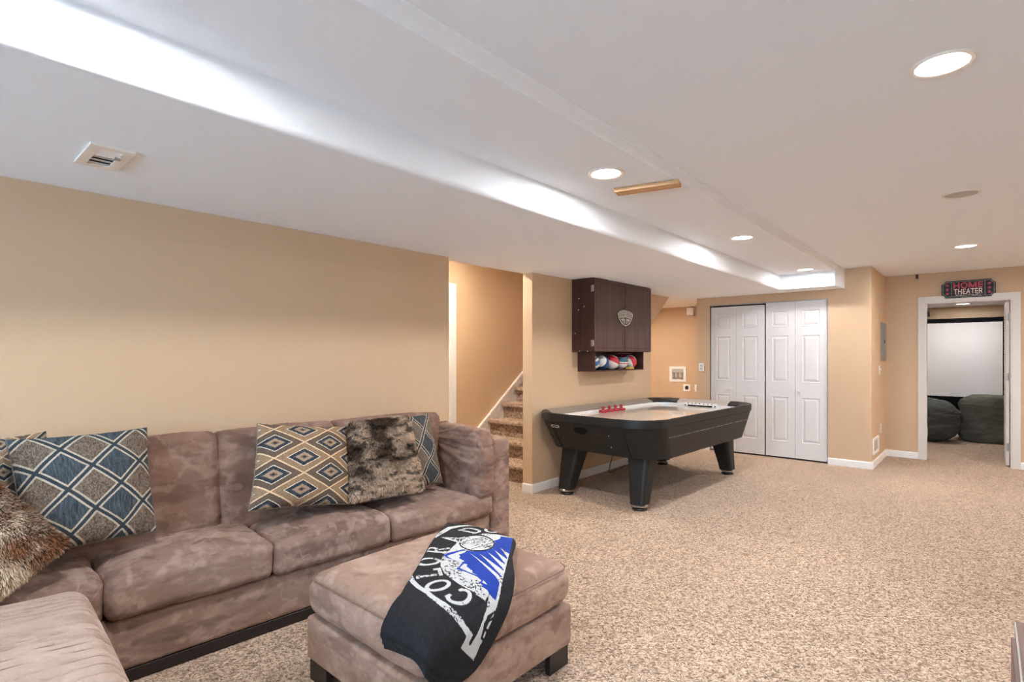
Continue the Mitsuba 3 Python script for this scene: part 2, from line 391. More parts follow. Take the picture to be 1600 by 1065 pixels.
# end piece of the tray against the closet wall
endp = extrude(sg.Polygon([(1.40, 0), (2.043, 0), (2.048, 0.006), (2.078, YC - 7.312), (1.40, YC - 7.312)]), 0.28, frame([0, 7.312, HS], [1, 0, 0], [0, 1, 0], [0, 0, 1]))
part(ceil, 'soffit_end', endp, 'ceiling_paint', False)
part(ceil, 'nook_panel', box(XB - 0.1, 5.9, HS, -0.119, YT + 0.06, HS + 0.1), 'ceiling_paint', False)
part(ceil, 'nook_panel', box(-0.12, YC + 0.099, HS, 0.32, YT + 0.06, HS + 0.1), 'ceiling_paint', False)
part(ceil, 'stair_panel', box(XB - 0.1, 1.9, 2.62, -0.119, 5.9, 2.7), 'ceiling_paint', False)

struct('wall_left', cbox(-0.12, YB, 0, 0, YW, HS + 0.02, 0.006), 'wall_paint', 30, 'long tan wall behind the sofa')
zcut = [(YJ, 0), (6.671, 0), (6.671, 1.77), (7.239, HS + 0.01), (YJ, HS + 0.01)]
gm = extrude(sg.Polygon(zcut), 0.12, frame([-0.12, 0, 0], [0, 1, 0], [0, 0, 1], [1, 0, 0]))
struct('wall_games', gm, 'wall_paint', False, 'tan wall stub beside the stairs with a slanted far end')
struct('wall_stairs', box(XB - 0.1, 1.8, 0, XB, YT + 0.06, 2.65), 'wall_paint', False, 'tan back wall of the stairwell')
struct('wall_stairwell', box(XB, 1.8, 0, -0.12, 1.9, 2.65), 'wall_paint', False)
struct('wall_landing', box(XB, 5.8, 1.32, -0.12, 5.9, 2.65), 'wall_paint', False)
struct('wall_header', box(-0.12, 1.9, HS + 0.001, -0.10, 5.8, 2.65), 'wall_paint', False)
struct('wall_nook', box(XB, YT, 0, 0.33, YT + 0.1, HS + 0.05), 'wall_paint', False, 'tan wall of the laundry nook')
# closet wall with opening
DL, DR, DT = 0.402, 1.897, 2.083
cw = sg.Polygon([(0.212, 0), (DL, 0), (DL, DT), (DR, DT), (DR, 0), (XK - 0.02, 0), (XK - 0.02, H + 0.02), (0.212, H + 0.02)])
cwm = extrude(cw, 0.115, frame([0, YC + 0.115, 0], [1, 0, 0], [0, 0, 1], [0, -1, 0]))
corner = extrude(sg.Polygon([(XK - 0.02, YC + 0.115), (XK - 0.02, YC)] + arc(XK - 0.02, YC + 0.02, 0.02, -90, 0, 8) + [(XK, YC + 0.115)]), H + 0.02)
struct('wall_closet', cat_(cwm, corner), 'wall_paint', 30, 'tan wall around the white closet doors')
struct('wall_closet_side', cat_(box(XK - 0.115, YC + 0.115, 0, XK, YT, H + 0.02)), 'wall_paint', False, 'narrow tan side wall with the grey electrical panel')
struct('wall_closet_inner', cat_(box(0.212, YC + 0.115, 0, 0.32, YT, H), box(0.32, YT - 0.06, 0, XK - 0.115, YT, H)), 'wall_paint', False)
# theatre wall with doorway
TL, TRX, TT = 2.795, 3.625, 2.055
tw = sg.Polygon([(XK - 0.2, 0), (TL, 0), (TL, TT), (TRX, TT), (TRX, 0), (XR, 0), (XR, H + 0.02), (XK - 0.2, H + 0.02)])
struct('wall_theater', extrude(tw, 0.115, frame([0, YT + 0.115, 0], [1, 0, 0], [0, 0, 1], [0, -1, 0])), 'wall_paint', False, 'tan wall around the theater doorway')
struct('wall_right', box(XR, YB, 0, XR + 0.1, YT, H), 'wall_paint', False)
# back wall, behind the camera; its two glowing windows are added for cool fill
ADDED_WIN = [(0.7, 2.2), (3.6, 5.1)]
bw = sg.Polygon([(-0.12, 0), (XR, 0), (XR, H + 0.2), (-0.12, H + 0.2)], [[(a, 0.95), (b, 0.95), (b, 2.05), (a, 2.05)] for a, b in ADDED_WIN])
struct('wall_back', extrude(bw, 0.15, frame([0, YB + 0.0, 0], [1, 0, 0], [0, 0, 1], [0, -1, 0])), 'wall_paint', False)
for i, (a, b) in enumerate(ADDED_WIN):
    fr = sg.Polygon([(a - 0.06, 0.89), (b + 0.06, 0.89), (b + 0.06, 2.11), (a - 0.06, 2.11)], [[(a + 0.03, 0.98), (b - 0.03, 0.98), (b - 0.03, 2.02), (a + 0.03, 2.02)]])
    k = struct(f'added_window_{i + 1}', extrude(fr, 0.03, frame([0, YB + 0.025, 0], [1, 0, 0], [0, 0, 1], [0, -1, 0])), 'trim_white', False)
    g = trimesh.Trimesh([[a, YB - 0.06, 0.95], [b, YB - 0.06, 0.95], [b, YB - 0.06, 2.05], [a, YB - 0.06, 2.05]], [[0, 2, 1], [0, 3, 2]], process=False)
    kk = part(k, 'fill_pane', g, 'plate_white', False)
    scene[kk]['emitter'] = {'type': 'area', 'radiance': rgb(ADDED_DAY)}
# theatre room
YS = 11.7
struct('wall_screen', box(1.2, YS, 0, 5.2, YS + 0.1, 2.2), 'wall_paint', False, 'tan far wall of the theater room')
struct('wall_theater_left', box(1.1, YT + 0.115, 0, 1.2, YS, 2.3), 'wall_paint', False)
struct('wall_theater_right', box(5.2, YT + 0.115, 0, 5.3, YS, 2.3), 'wall_paint', False)
struct('ceiling_theater', box(1.1, YT + 0.114, 2.18, 5.3, YS + 0.1, 2.28), 'ceiling_paint', False)

# baseboards
def base_profile(p0, p1, out, h=0.086, t=0.014, m=(0, 0)):
    p0, p1, out = np.array(p0 + (0,), float), np.array(p1 + (0,), float), np.array(out + (0,), float)
    d = p1 - p0; L = np.linalg.norm(d); d /= L
    poly = sg.Polygon([(0, 0), (t, 0), (t, h - 0.016), (t * 0.75, h - 0.005), (t * 0.35, h), (0, h)])
    if np.dot(np.cross(out, [0, 0, 1]), d) < 0: p0, d = p1, -d
    return extrude(poly, L, frame(p0, out, [0, 0, 1], d))
BT = 0.014
struct('baseboard_left', base_profile((0, YB), (0, YW), (1, 0)), 'trim_white', 40)
struct('baseboard_games', cat_(base_profile((0, YJ - BT), (0, 6.671), (1, 0)), base_profile((-0.12, YJ), (BT, YJ), (0, -1))), 'trim_white', 40, 'white baseboard around the wall stub')
struct('baseboard_closet', cat_(base_profile((DR + 0.002, YC), (XK + BT, YC), (0, -1)), base_profile((0.212, YC), (DL - 0.002, YC), (0, -1)), base_profile((XK, YC - BT), (XK, YT), (1, 0))), 'trim_white', 40, 'white baseboard turning the closet corner')
struct('baseboard_theater', cat_(base_profile((XK, YT), (2.72, YT), (0, -1)), base_profile((3.70, YT), (XR, YT), (0, -1))), 'trim_white', 40, 'white baseboard beside the theater doorway')
struct('baseboard_nook', base_profile((XB, YT), (0.212, YT), (0, -1)), 'trim_white', 40)
struct('baseboard_screen', base_profile((1.2, YS), (5.2, YS), (0, -1)), 'trim_white', 40)

# theatre doorway casing, jamb, door
def casing(x0, x1, zt, y, w=0.078, t=0.018):
    """U-shaped casing on a wall facing -y"""
    o = sg.Polygon([(x0 - w, 0), (x0, 0), (x0, zt), (x1, zt), (x1, 0), (x1 + w, 0), (x1 + w, zt + w), (x0 - w, zt + w)])
    i = sg.Polygon([(x0 - w * 0.45, 0), (x0 - 0.006, 0), (x0 - 0.006, zt + 0.006), (x1 + 0.006, zt + 0.006), (x1 + 0.006, 0), (x1 + w * 0.45, 0), (x1 + w * 0.45, zt + w * 0.45), (x0 - w * 0.45, zt + w * 0.45)])
    return cat_(extrude(o, t * 0.8, frame([0, y, 0], [1, 0, 0], [0, 0, 1], [0, -1, 0])), extrude(i, t, frame([0, y - 0.0, 0], [1, 0, 0], [0, 0, 1], [0, -1, 0])))
t1 = struct('trim_1', casing(TL, TRX, TT, YT), 'casing_paint', False, 'white casing of the theater doorway')
part(t1, 'jamb', cat_(box(TL, YT - 0.001, 0, TL + 0.012, YT + 0.116, TT), box(TRX - 0.012, YT - 0.001, 0, TRX, YT + 0.116, TT), box(TL, YT - 0.001, TT - 0.012, TRX, YT + 0.116, TT)), 'casing_paint', False)
d2 = struct('door_2', cbox(3.572, YT + 0.125, 0.012, 3.607, YT + 0.90, TT - 0.016, 0.003), 'casing_paint', 30, 'white door of the theater swung open inward')
for z in (1.84, 1.10, 0.24):
    hg = cat_(box(3.603, YT + 0.085, z - 0.045, 3.612, YT + 0.13, z + 0.045), xf(trimesh.creation.cylinder(0.007, 0.092, sections=12), tr(3.600, YT + 0.118, z)), box(3.575, YT + 0.1225, z - 0.045, 3.604, YT + 0.126, z + 0.045))
    part(d2, 'hinge', hg, 'nickel', 30)
part(d2, 'strike', box(TL + 0.012, YT + 0.05, 0.30, TL + 0.016, YT + 0.1, 0.42), 'casing_paint', False)

# closet bifold doors
def raised_panel(x0, z0, x1, z1, y, M):
    """recessed groove with a raised field: ring geometry on a door face at y"""
    def R(i, d): return np.array([[x0 + i, y + d, z0 + i], [x1 - i, y + d, z0 + i], [x1 - i, y + d, z1 - i], [x0 + i, y + d, z1 - i]])
    rings = [R(0, 0.0), R(0.004, -0.004), R(0.010, 0.007), R(0.020, 0.007), R(0.045, -0.001)]
    v = np.vstack(rings); f = []
    for i in range(len(rings) - 1):
        for j in range(4):
            a, b = i * 4 + j, i * 4 + (j + 1) % 4
            f += [[a, b, b + 4], [a, b + 4, a + 4]]
    f += [[16, 17, 18], [16, 18, 19]]
    return xf(trimesh.Trimesh(v, f, process=False), M)

d1 = numbered('door_1'); scene[d1 + '__reserve'] = {}
tag(d1, 'white bifold closet doors with four raised-panel leaves', None, None, 'structure')
edges = [(0.412, 0.772), (0.774, 1.139), (1.157, 1.515), (1.518, 1.885)]
yd = YC + 0.026
for i, (a, b) in enumerate(edges):
    ang = (-1.6, 1.6, 1.0, -1.0)[i]
    piv = [a if i in (0, 2) else b, yd, 0]
    M = rot([0, 0, 1], ang, piv)
    st = 0.076
    zs = [(0.225, 0.822), (1.012, 1.632), (1.745, 1.957)]
    face = sg.Polygon([(a, 0.022), (b, 0.022), (b, DT - (0.030 if i < 2 else 0.012)), (a, DT - (0.030 if i < 2 else 0.012))], [[(a + st, z0), (b - st, z0), (b - st, z1), (a + st, z1)] for z0, z1 in zs])
    leaf = cat_(extrude(face, 0.012, frame([0, yd + 0.012, 0], [1, 0, 0], [0, 0, 1], [0, -1, 0])), box(a, yd + 0.012, 0.022, b, yd + 0.032, DT - 0.03))
    lk = part(d1, 'leaf', xf(leaf, M), 'door_white', False)
    for z0, z1 in zs:
        part(lk, 'panel', raised_panel(a + st, z0, b - st, z1, yd, M), 'door_white', False)
    if i in (0, 3):
        kx = b - 0.07 if i == 0 else a + 0.047
        kb = lathe([(0.0, 0.030), (0.012, 0.029), (0.0165, 0.022), (0.014, 0.014), (0.008, 0.009), (0.009, 0.0), (0.0, 0.0)], 20)
        part(lk, 'knob', xf(xf(kb, frame([kx, yd, 0.905], [1, 0, 0], [0, 0, -1], [0, -1, 0])), M), 'trim_white', 40, 'small white round knob')
part(d1, 'track', box(DL, YC + 0.02, DT - 0.012, DR, YC + 0.06, DT), 'steel', False, 'metal track above the leaves')
struct('trim_2', cat_(box(DL - 0.001, YC + 0.004, 0, DL + 0.004, YC + 0.1, DT), box(DR - 0.004, YC + 0.004, 0, DR + 0.001, YC + 0.1, DT), box(DL, YC + 0.004, DT - 0.003, DR, YC + 0.1, DT)), 'panel_grey', False, 'thin grey edge bead of the closet opening')

# stairwell: door casing, door, skirt board, stairs, handrail
t3 = struct('trim_3', extrude(sg.Polygon([(3.35, 0), (3.43, 0), (3.43, 2.13), (4.23, 2.13), (4.23, 0), (4.312, 0), (4.312, 2.212), (3.35, 2.212)]), 0.02, frame([XB, 0, 0], [0, 1, 0], [0, 0, 1], [1, 0, 0])), 'trim_white', False, 'white door casing at the back of the stairwell')
struct('door_3', box(XB, 3.43, 0.01, XB + 0.008, 4.23, 2.13), 'door_white', False)
RISE, RUN, Y1 = 0.19, 0.25, 4.39
st = thing('staircase', 'carpeted staircase rising behind the tan wall stub', 'stairs')
for i in range(6):
    y0 = Y1 + i * RUN; z1 = (i + 1) * RISE
    prof = [(0, 0), (0, RISE - 0.055)] + [(-0.026 + 0.028 * math.cos(math.radians(a)) - 0.0, RISE - 0.028 + 0.028 * math.sin(math.radians(a))) for a in np.linspace(270, 90, 9)] + [(RUN + 0.03, RISE), (RUN + 0.03, 0)]
    prof = sg.Polygon(prof).buffer(0)
    part(st, 'step', extrude(prof, abs(XB + 0.022) - 0.122, frame([XB + 0.022, y0, z1 - RISE], [0, 1, 0], [0, 0, 1], [1, 0, 0])), 'stair_carpet', 40)
sk = sg.Polygon([(4.32, 0.0), (5.79, 0.0), (5.79, 1.352), (4.32, 0.194)])
t4 = struct('trim_4', extrude(sk, 0.016, frame([XB, 0, 0], [0, 1, 0], [0, 0, 1], [1, 0, 0])), 'trim_white', False, 'white skirt board climbing beside the stairs')
for (a, b, t) in ((-0.105, 0.0, 0.026), (-0.022, 0.006, 0.034)):
    cap = sg.Polygon([(4.32, 0.194 + a), (5.79, 1.352 + a), (5.79, 1.352 + b), (4.32, 0.194 + b)])
    part(t4, 'cap', extrude(cap, t, frame([XB, 0, 0], [0, 1, 0], [0, 0, 1], [1, 0, 0])), 'trim_white', False)
hr = thing('handrail', 'brown wooden handrail end beside the stairs', 'handrail')
part(hr, 'rail', tube([(XB + 0.075, 5.36, 0.865), (XB + 0.075, 5.40, 0.90), (XB + 0.075, 5.78, 1.20)], 0.024, 14), 'rail_wood', 50)
part(hr, 'bracket', tube([(XB + 0.001, 5.47, 0.89), (XB + 0.05, 5.47, 0.90), (XB + 0.075, 5.47, 0.935)], 0.008, 8), 'nickel', 50)

# ------------------------------------------------------------------ lamps
def can_light(x, y, z, label, group, strength=CAN, r=0.098, tint=CAN_TINT):
    k = thing('ceiling_light', label, 'ceiling light', group)
    a = r * 0.80
    part(k, 'trim', xf(lathe([(a, 0.03), (a, 0.0), (a + 0.003, -0.005), (r - 0.004, -0.006), (r, -0.001), (r, 0.001), (a + 0.002, 0.03)], 40), tr(x, y, z)), 'fixture_trim', 40)
    q = np.arange(40) * 2 * math.pi / 40
    rr = a - 0.001
    lens = trimesh.Trimesh(np.vstack([np.c_[rr * np.cos(q), rr * np.sin(q), q * 0 + 0.0], np.c_[0.75 * rr * np.cos(q), 0.75 * rr * np.sin(q), q * 0 - 0.0008], [[0, 0, -0.0012]]]),
                           [[i, i + 40, (i + 1) % 40 + 40] for i in range(40)] + [[i, (i + 1) % 40 + 40, (i + 1) % 40] for i in range(40)] + [[i + 40, 80, (i + 1) % 40 + 40] for i in range(40)], process=False)
    if lens.face_normals[:, 2].mean() > 0: lens.faces = lens.faces[:, ::-1]
    lk = part(k, 'lens', xf(lens, tr(x, y, z - 0.0025)), 'plate_white', False, 'glowing lamp')
    scene[lk]['emitter'] = {'type': 'area', 'radiance': rgb([strength * t for t in tint])}
    return k
can_light(1.812, 2.565, HT, 'round recessed light in the tray beside the wooden board', 'recessed lights')
can_light(1.826, 4.735, HT, 'small round recessed light in the tray beyond the wooden board', 'recessed lights', CAN * 1.05)
can_light(1.800, 7.000, HT, 'recessed light at the far end of the tray above the closet', 'recessed lights', CAN * 0.5)
can_light(3.262, 2.513, H, 'large round recessed light nearest the camera on the main ceiling', 'recessed lights')
can_light(3.239, 6.875, H, 'recessed light on the main ceiling in front of the theater doorway', 'recessed lights', CAN * 1.3)
for x, y, z, w in ((1.80, 0.35, HT, 'in the tray above the sofa'), (1.80, -1.8, HT, 'in the tray behind the camera'), (3.25, -1.7, H, 'on the main ceiling behind the camera'), (5.3, -1.7, H, 'in the back right corner of the room'), (5.3, 2.5, H, 'right of the nearest ceiling light'), (5.3, 6.8, H, 'on the right before the theater wall')):
    can_light(x, y, z, 'recessed light out of the frame, ' + w, 'recessed lights out of view', CAN * (1.5 if y > 5 else 1.0))
can_light(3.12, 11.05, 2.18, 'recessed light seen through the theater doorway', 'recessed lights', CAN * 0.45)
can_light(2.0, 10.0, 2.18, 'recessed light inside the theater room', 'recessed lights out of view', CAN * 0.45)
can_light(-1.02, 7.45, HS, 'recessed light of the laundry nook', 'recessed lights out of view', CAN * 1.7, tint=(1.0, 0.90, 0.78))
can_light(-0.72, 3.75, 2.62, 'recessed light of the stairwell', 'recessed lights out of view', CAN * 1.8, tint=(1.0, 0.90, 0.76))

# ------------------------------------------------------------------ ceiling things
sp = thing('ceiling_speaker', 'round grey speaker grille in the main ceiling right of the tray', 'speaker')
part(sp, 'rim', xf(lathe([(0.088, -0.001), (0.088, -0.006), (0.100, -0.006), (0.104, 0.0), (0.088, 0.0)], 40), tr(3.262, 4.628, H)), 'fixture_trim', 40)
part(sp, 'grille', xf(lathe([(0.0, -0.006), (0.06, -0.005), (0.088, -0.003), (0.088, 0.0), (0.0, 0.0)], 40), tr(3.262, 4.628, H)), 'grille_grey', 40)

wbm = thing('wooden_board', 'short pine board screwed to the tray ceiling beside a recessed light', 'board')
M = rot([0, 0, 1], 13.5, [1.88, 2.915, 0])
part(wbm, 'plank', xf(cbox(1.692, 2.865, HT - 0.026, 2.068, 2.957, HT - 0.0005, 0.004), M), 'pine', 30)
for x in (1.715, 2.035):
    for y in (2.885, 2.935):
        part(wbm, 'screw', xf(lathe([(0.0, -0.003), (0.006, -0.002), (0.008, 0.0), (0.0, 0.0)], 12), M @ tr(x, y, HT - 0.026)), 'steel', 40)

vt = thing('ceiling_vent', 'beige metal air register in the soffit above the sofa', 'vent')
vx0, vx1, vy0, vy1 = 0.500, 0.805, 0.478, 0.624
fr = sg.box(vx0, vy0, vx1, vy1).difference(sg.box(vx0 + 0.035, vy0 + 0.025 + 0.01, vx1 - 0.035, vy1 - 0.035))
part(vt, 'frame', extrude(fr, 0.010, tr(0, 0, HS - 0.010)), 'fixture_trim', False)
part(vt, 'opening', box(vx0 + 0.03, vy0 + 0.03, HS - 0.002, vx1 - 0.03, vy1 - 0.03, HS - 0.0005), 'duct_dark', False)
for i in range(5):
    xx = vx0 + 0.055 + i * 0.048
    part(vt, 'louver', xf(box(-0.019, vy0 + 0.035, -0.001, 0.019, vy1 - 0.035, 0.001), tr(xx, 0, HS - 0.006) @ rot([0, 1, 0], 8 if i < 3 else -12)), 'plate_white' if i >= 3 else 'grille_grey', False)
part(vt, 'lever', box(0.69, vy1 - 0.046, HS - 0.018, 0.70, vy1 - 0.028, HS - 0.004), 'steel', False)

# ------------------------------------------------------------------ wall things
def plate(name, label, cat, origin, right, up, out, w, h, parts=('rocker',)):
    k = thing(name, label, cat)
    M = frame(origin, right, up, out)
    part(k, 'plate', xf(cbox(-w / 2, -h / 2, 0, w / 2, h / 2, 0.007, 0.003), M), 'plate_white', 30)
    for p in parts:
        if p == 'rocker': part(k, 'rocker', xf(cbox(-0.016, -0.033, 0.006, 0.016, 0.033, 0.012, 0.003), M), 'trim_white', 30)
        if p == 'toggle': part(k, 'toggle', xf(cbox(-0.005, -0.004, 0.006, 0.005, 0.016, 0.026, 0.003), M), 'trim_white', 30)
        if p == 'sockets':
            for s in (-0.022, 0.022):
                part(k, 'socket', xf(cbox(-0.016, s - 0.014, 0.006, 0.016, s + 0.014, 0.009, 0.004), M), 'grille_grey', 30)
        if p == 'hole': part(k, 'socket', xf(lathe([(0, 0.012), (0.030, 0.011), (0.034, 0.006), (0.034, 0), (0, 0)], 24), M), 'black_plastic', 40, 'round black receptacle')
    return k
X, Y, Z = [1, 0, 0], [0, 1, 0], [0, 0, 1]
nX, nY = [-1, 0, 0], [0, -1, 0]
plate('light_switch', 'white light switch left of the white closet doors', 'light switch', [0.282, YC, 1.195], X, Z, nY, 0.075, 0.118, ('sockets',))
plate('light_switch', 'white toggle switch below the grey electrical panel', 'light switch', [XK, 8.30, 1.18], Y, Z, X, 0.075, 0.118, ('toggle',))
plate('wall_outlet', 'white outlet plate low on the wall above the return air grille', 'outlet', [XK, 8.42, 0.42], Y, Z, X, 0.075, 0.115, ('sockets',))
plate('dryer_outlet', 'white plate with round black dryer socket in the laundry nook', 'outlet', [-0.447, YT, 0.812], X, Z, nY, 0.125, 0.12, ('hole',))
plate('wall_outlet', 'white outlet plate right of the dryer socket in the laundry nook', 'outlet', [-0.262, YT, 0.812], X, Z, nY, 0.09, 0.115, ('sockets',))

lb = thing('laundry_box', 'white framed recessed box with pipe valves in the laundry nook', 'outlet box')
bx0, bx1, bz0, bz1 = -0.755, -0.458, 0.908, 1.172
fr = sg.box(bx0, bz0, bx1, bz1).difference(sg.box(bx0 + 0.042, bz0 + 0.042, bx1 - 0.042, bz1 - 0.042))
part(lb, 'frame', extrude(fr, 0.016, frame([0, YT, 0], X, Z, nY)), 'plate_white', False)
part(lb, 'back', box(bx0 + 0.04, YT - 0.004, bz0 + 0.04, bx1 - 0.04, YT - 0.001, bz1 - 0.04), 'grille_grey', False)
for x in (-0.68, -0.61, -0.54):
    part(lb, 'valve', cat_(xf(trimesh.creation.cylinder(0.012, 0.085, sections=12), tr(x, YT - 0.016, 1.02)), xf(trimesh.creation.icosphere(subdivisions=2, radius=0.022), tr(x, YT - 0.022, 0.985)), box(x - 0.03, YT - 0.02, 1.06, x + 0.03, YT - 0.012, 1.075)), 'copper_pipes', 40)

ch = thing('wall_chime', 'off-white box high on the laundry nook wall', 'wall box')
part(ch, 'cover', cbox(-0.425, YT - 0.07, 2.048, -0.305, YT, 2.175, 0.008), 'plate_white', 30)
part(ch, 'base', cbox(-0.40, YT - 0.055, 2.030, -0.315, YT, 2.05, 0.005), 'grille_grey', 30)

ep = thing('electrical_panel', 'grey metal breaker panel door on the narrow side wall', 'electrical panel')
part(ep, 'frame', cbox(XK, 8.41, 1.297, XK + 0.012, 8.83, 1.80, 0.004), 'panel_grey', 30)
part(ep, 'cover', cbox(XK + 0.010, 8.44, 1.33, XK + 0.018, 8.80, 1.77, 0.003), 'panel_grey', 30)
part(ep, 'latch', cbox(XK + 0.017, 8.60, 1.53, XK + 0.024, 8.64, 1.57, 0.002), 'black_plastic', 30)

rg = thing('return_grille', 'white air grille low on the side wall by the theater corner', 'vent')
fr = sg.box(7.765, 0.158, 8.205, 0.355).difference(sg.box(7.80, 0.185, 8.17, 0.328))
part(rg, 'frame', extrude(fr, 0.012, frame([XK, 0, 0], Y, Z, X)), 'plate_white', False)
for i in range(9):
    part(rg, 'louver', xf(box(-0.001, 7.80, -0.008, 0.001, 8.17, 0.008), tr(XK + 0.006, 0, 0.194 + i * 0.0155) @ rot([0, 1, 0], 35)), 'plate_white', False)
solo('wall_hook', cat_(xf(trimesh.creation.cylinder(0.012, 0.05, sections=14), tr(2.707, YT - 0.020, 2.405)), xf(trimesh.creation.cylinder(0.006, 0.03, sections=10), tr(2.707, YT - 0.015, 2.41) @ rot([1, 0, 0], 90))), 'black_plastic', 'tiny black hook under the ceiling left of the theater sign', 'hook')

# HOME THEATER sign (leans on the casing)
sgn = thing('theater_sign', 'black ticket-shaped sign reading HOME THEATER above the doorway', 'sign')
sx0, sx1, sz0, sz1 = 2.962, 3.478, 2.098, 2.312
SW, SH = sx1 - sx0, sz1 - sz0
ysg = YT - 0.034
def ticket(i, c):
    b = sg.box(i, i, SW - i, SH - i)
    for cx in (0, SW):
        for cz in (0, SH): b = b.difference(sg.Point(cx, cz).buffer(c, 16))
    return b
SM = frame([sx0, ysg, sz0], X, Z, nY)
def on_sign(poly, z0, t=0.0015): return xf(extrude(poly, t), SM @ tr(0, 0, z0))
part(sgn, 'board', xf(extrude(ticket(0, 0.038), 0.014), SM @ tr(0, 0, -0.012)), 'sign_black', False)
part(sgn, 'border', on_sign(ticket(0.012, 0.046).difference(ticket(0.0165, 0.0505)), 0.002), 'sign_line', False)
for x in (0.098, SW - 0.098): part(sgn, 'divider', on_sign(sg.box(x - 0.0022, 0.014, x + 0.0022, SH - 0.014), 0.002), 'sign_line', False)
part(sgn, 'panel', on_sign(sg.box(0.106, 0.020, SW - 0.106, SH - 0.020), 0.0018), 'sign_black', False)
def star(cx, cy, r):
    a = np.arange(10) * math.pi / 5 + math.pi / 2
    rr = np.where(np.arange(10) % 2 == 0, r, r * 0.42)
    return sg.Polygon(np.c_[cx + rr * np.cos(a), cy + rr * np.sin(a)])
for x in (0.056, SW - 0.056):
    for j in range(3): part(sgn, 'star', on_sign(star(x, SH / 2 + (j - 1) * 0.052, 0.024), 0.002), 'sign_red', False)
def text_on(parent, name, s, h, w, cx, z0, bsdf, lift, bold=True, depth=0.002):
    m = meshkit.text_mesh(s, h, depth, bold); b = m.bounds
    m.apply_translation([-(b[0][0] + b[1][0]) / 2, -b[0][1], 0]); m.apply_scale([w / (b[1][0] - b[0][0]), 1, 1])
    part(parent, name, xf(m, SM @ tr(cx, z0, lift)), bsdf, False)
text_on(sgn, 'lettering', 'HOME', 0.066, 0.285, SW / 2 + 0.006, 0.112, 'sign_maroon', 0.0025)
text_on(sgn, 'lettering', 'HOME', 0.066, 0.285, SW / 2, 0.116, 'sign_red', 0.0035)
text_on(sgn, 'lettering', 'THEATER', 0.062, 0.275, SW / 2 + 0.005, 0.040, 'sign_maroon', 0.0025)
text_on(sgn, 'lettering', 'THEATER', 0.062, 0.275, SW / 2, 0.043, 'sign_white', 0.0035, True)
text_on(sgn, 'lettering', 'NO SEATS AVAILABLE', 0.011, 0.245, SW / 2, 0.024, 'sign_white', 0.0035)

# ------------------------------------------------------------------ theatre room things
scn = thing('projection_screen', 'white projection screen with black border in the theater room', 'screen')
part(scn, 'fabric', box(2.20, YS - 0.03, 0.655, 3.596, YS - 0.02, 1.91), 'screen_white', False)
bd = sg.box(2.16, 0.60, 3.63, 1.985).difference(sg.box(2.20, 0.675, 3.596, 1.91))
part(scn, 'border', extrude(bd, 0.012, frame([0, YS - 0.022, 0], X, Z, nY)), 'screen_black', False)
part(scn, 'skirt', box(2.16, YS - 0.03, 0.30, 3.63, YS - 0.022, 0.60), 'screen_black', False)
ss = thing('wall_speaker', 'small black speaker high beside the projection screen', 'speaker')
part(ss, 'case', cbox(2.60, YS - 0.09, 2.030, 2.668, YS - 0.002, 2.115, 0.008), 'black_plastic', 30)
def bean_bag(name, label, c, size, bsdf, seed, flat=2.6):
    s = trimesh.creation.icosphere(subdivisions=5)
    v = s.vertices.copy()
    v = np.sign(v) * np.abs(v) ** (2 / flat)
    v /= np.maximum(np.abs(v).max(), 1e-9)
    v = v * np.array(size) / 2
    v *= (1 + 0.10 * (meshkit.fbm(v * [5.0, 5.0, 9.0] + seed * 10 + 30, 4, seed) - 0.5) * 1.5)[:, None]
    an = np.arctan2(v[:, 1], v[:, 0])
    crease = np.exp(-((v[:, 2] - 0.10 * size[2] * np.sin(an * 2 + seed)) / 0.025) ** 2)
    v[:, :2] *= (1 - 0.035 * crease)[:, None]
    v[:, 2] = np.maximum(v[:, 2], -size[2] * 0.46)
    v += np.array(c)
    v[:, 2] += -v[:, 2].min() + 0.002
    k = thing(name, label, 'bean bag')
    part(k, 'cover', trimesh.Trimesh(v, s.faces, process=False), bsdf, True)
    ring = [(c[0] + (size[0] / 2 * 0.965) * math.copysign(abs(math.cos(t)) ** (2 / flat), math.cos(t)), c[1] + (size[1] / 2 * 0.965) * math.copysign(abs(math.sin(t)) ** (2 / flat), math.sin(t)), size[2] * 0.60) for t in np.linspace(0, 2 * math.pi, 80)]
    part(k, 'seam', tube(ring, 0.006, 6), bsdf, True)
bean_bag('bean_bag', 'dark grey rounded bean bag just inside the theater doorway', (2.58, 10.92, 0.36), (1.04, 0.74, 0.72), 'bean_grey', 1, 2.5)
bean_bag('bean_bag', 'long olive grey bean bag lying right of the round one', (3.72, 11.36, 0.34), (1.30, 0.58, 0.76), 'bean_olive', 2, 7.0)

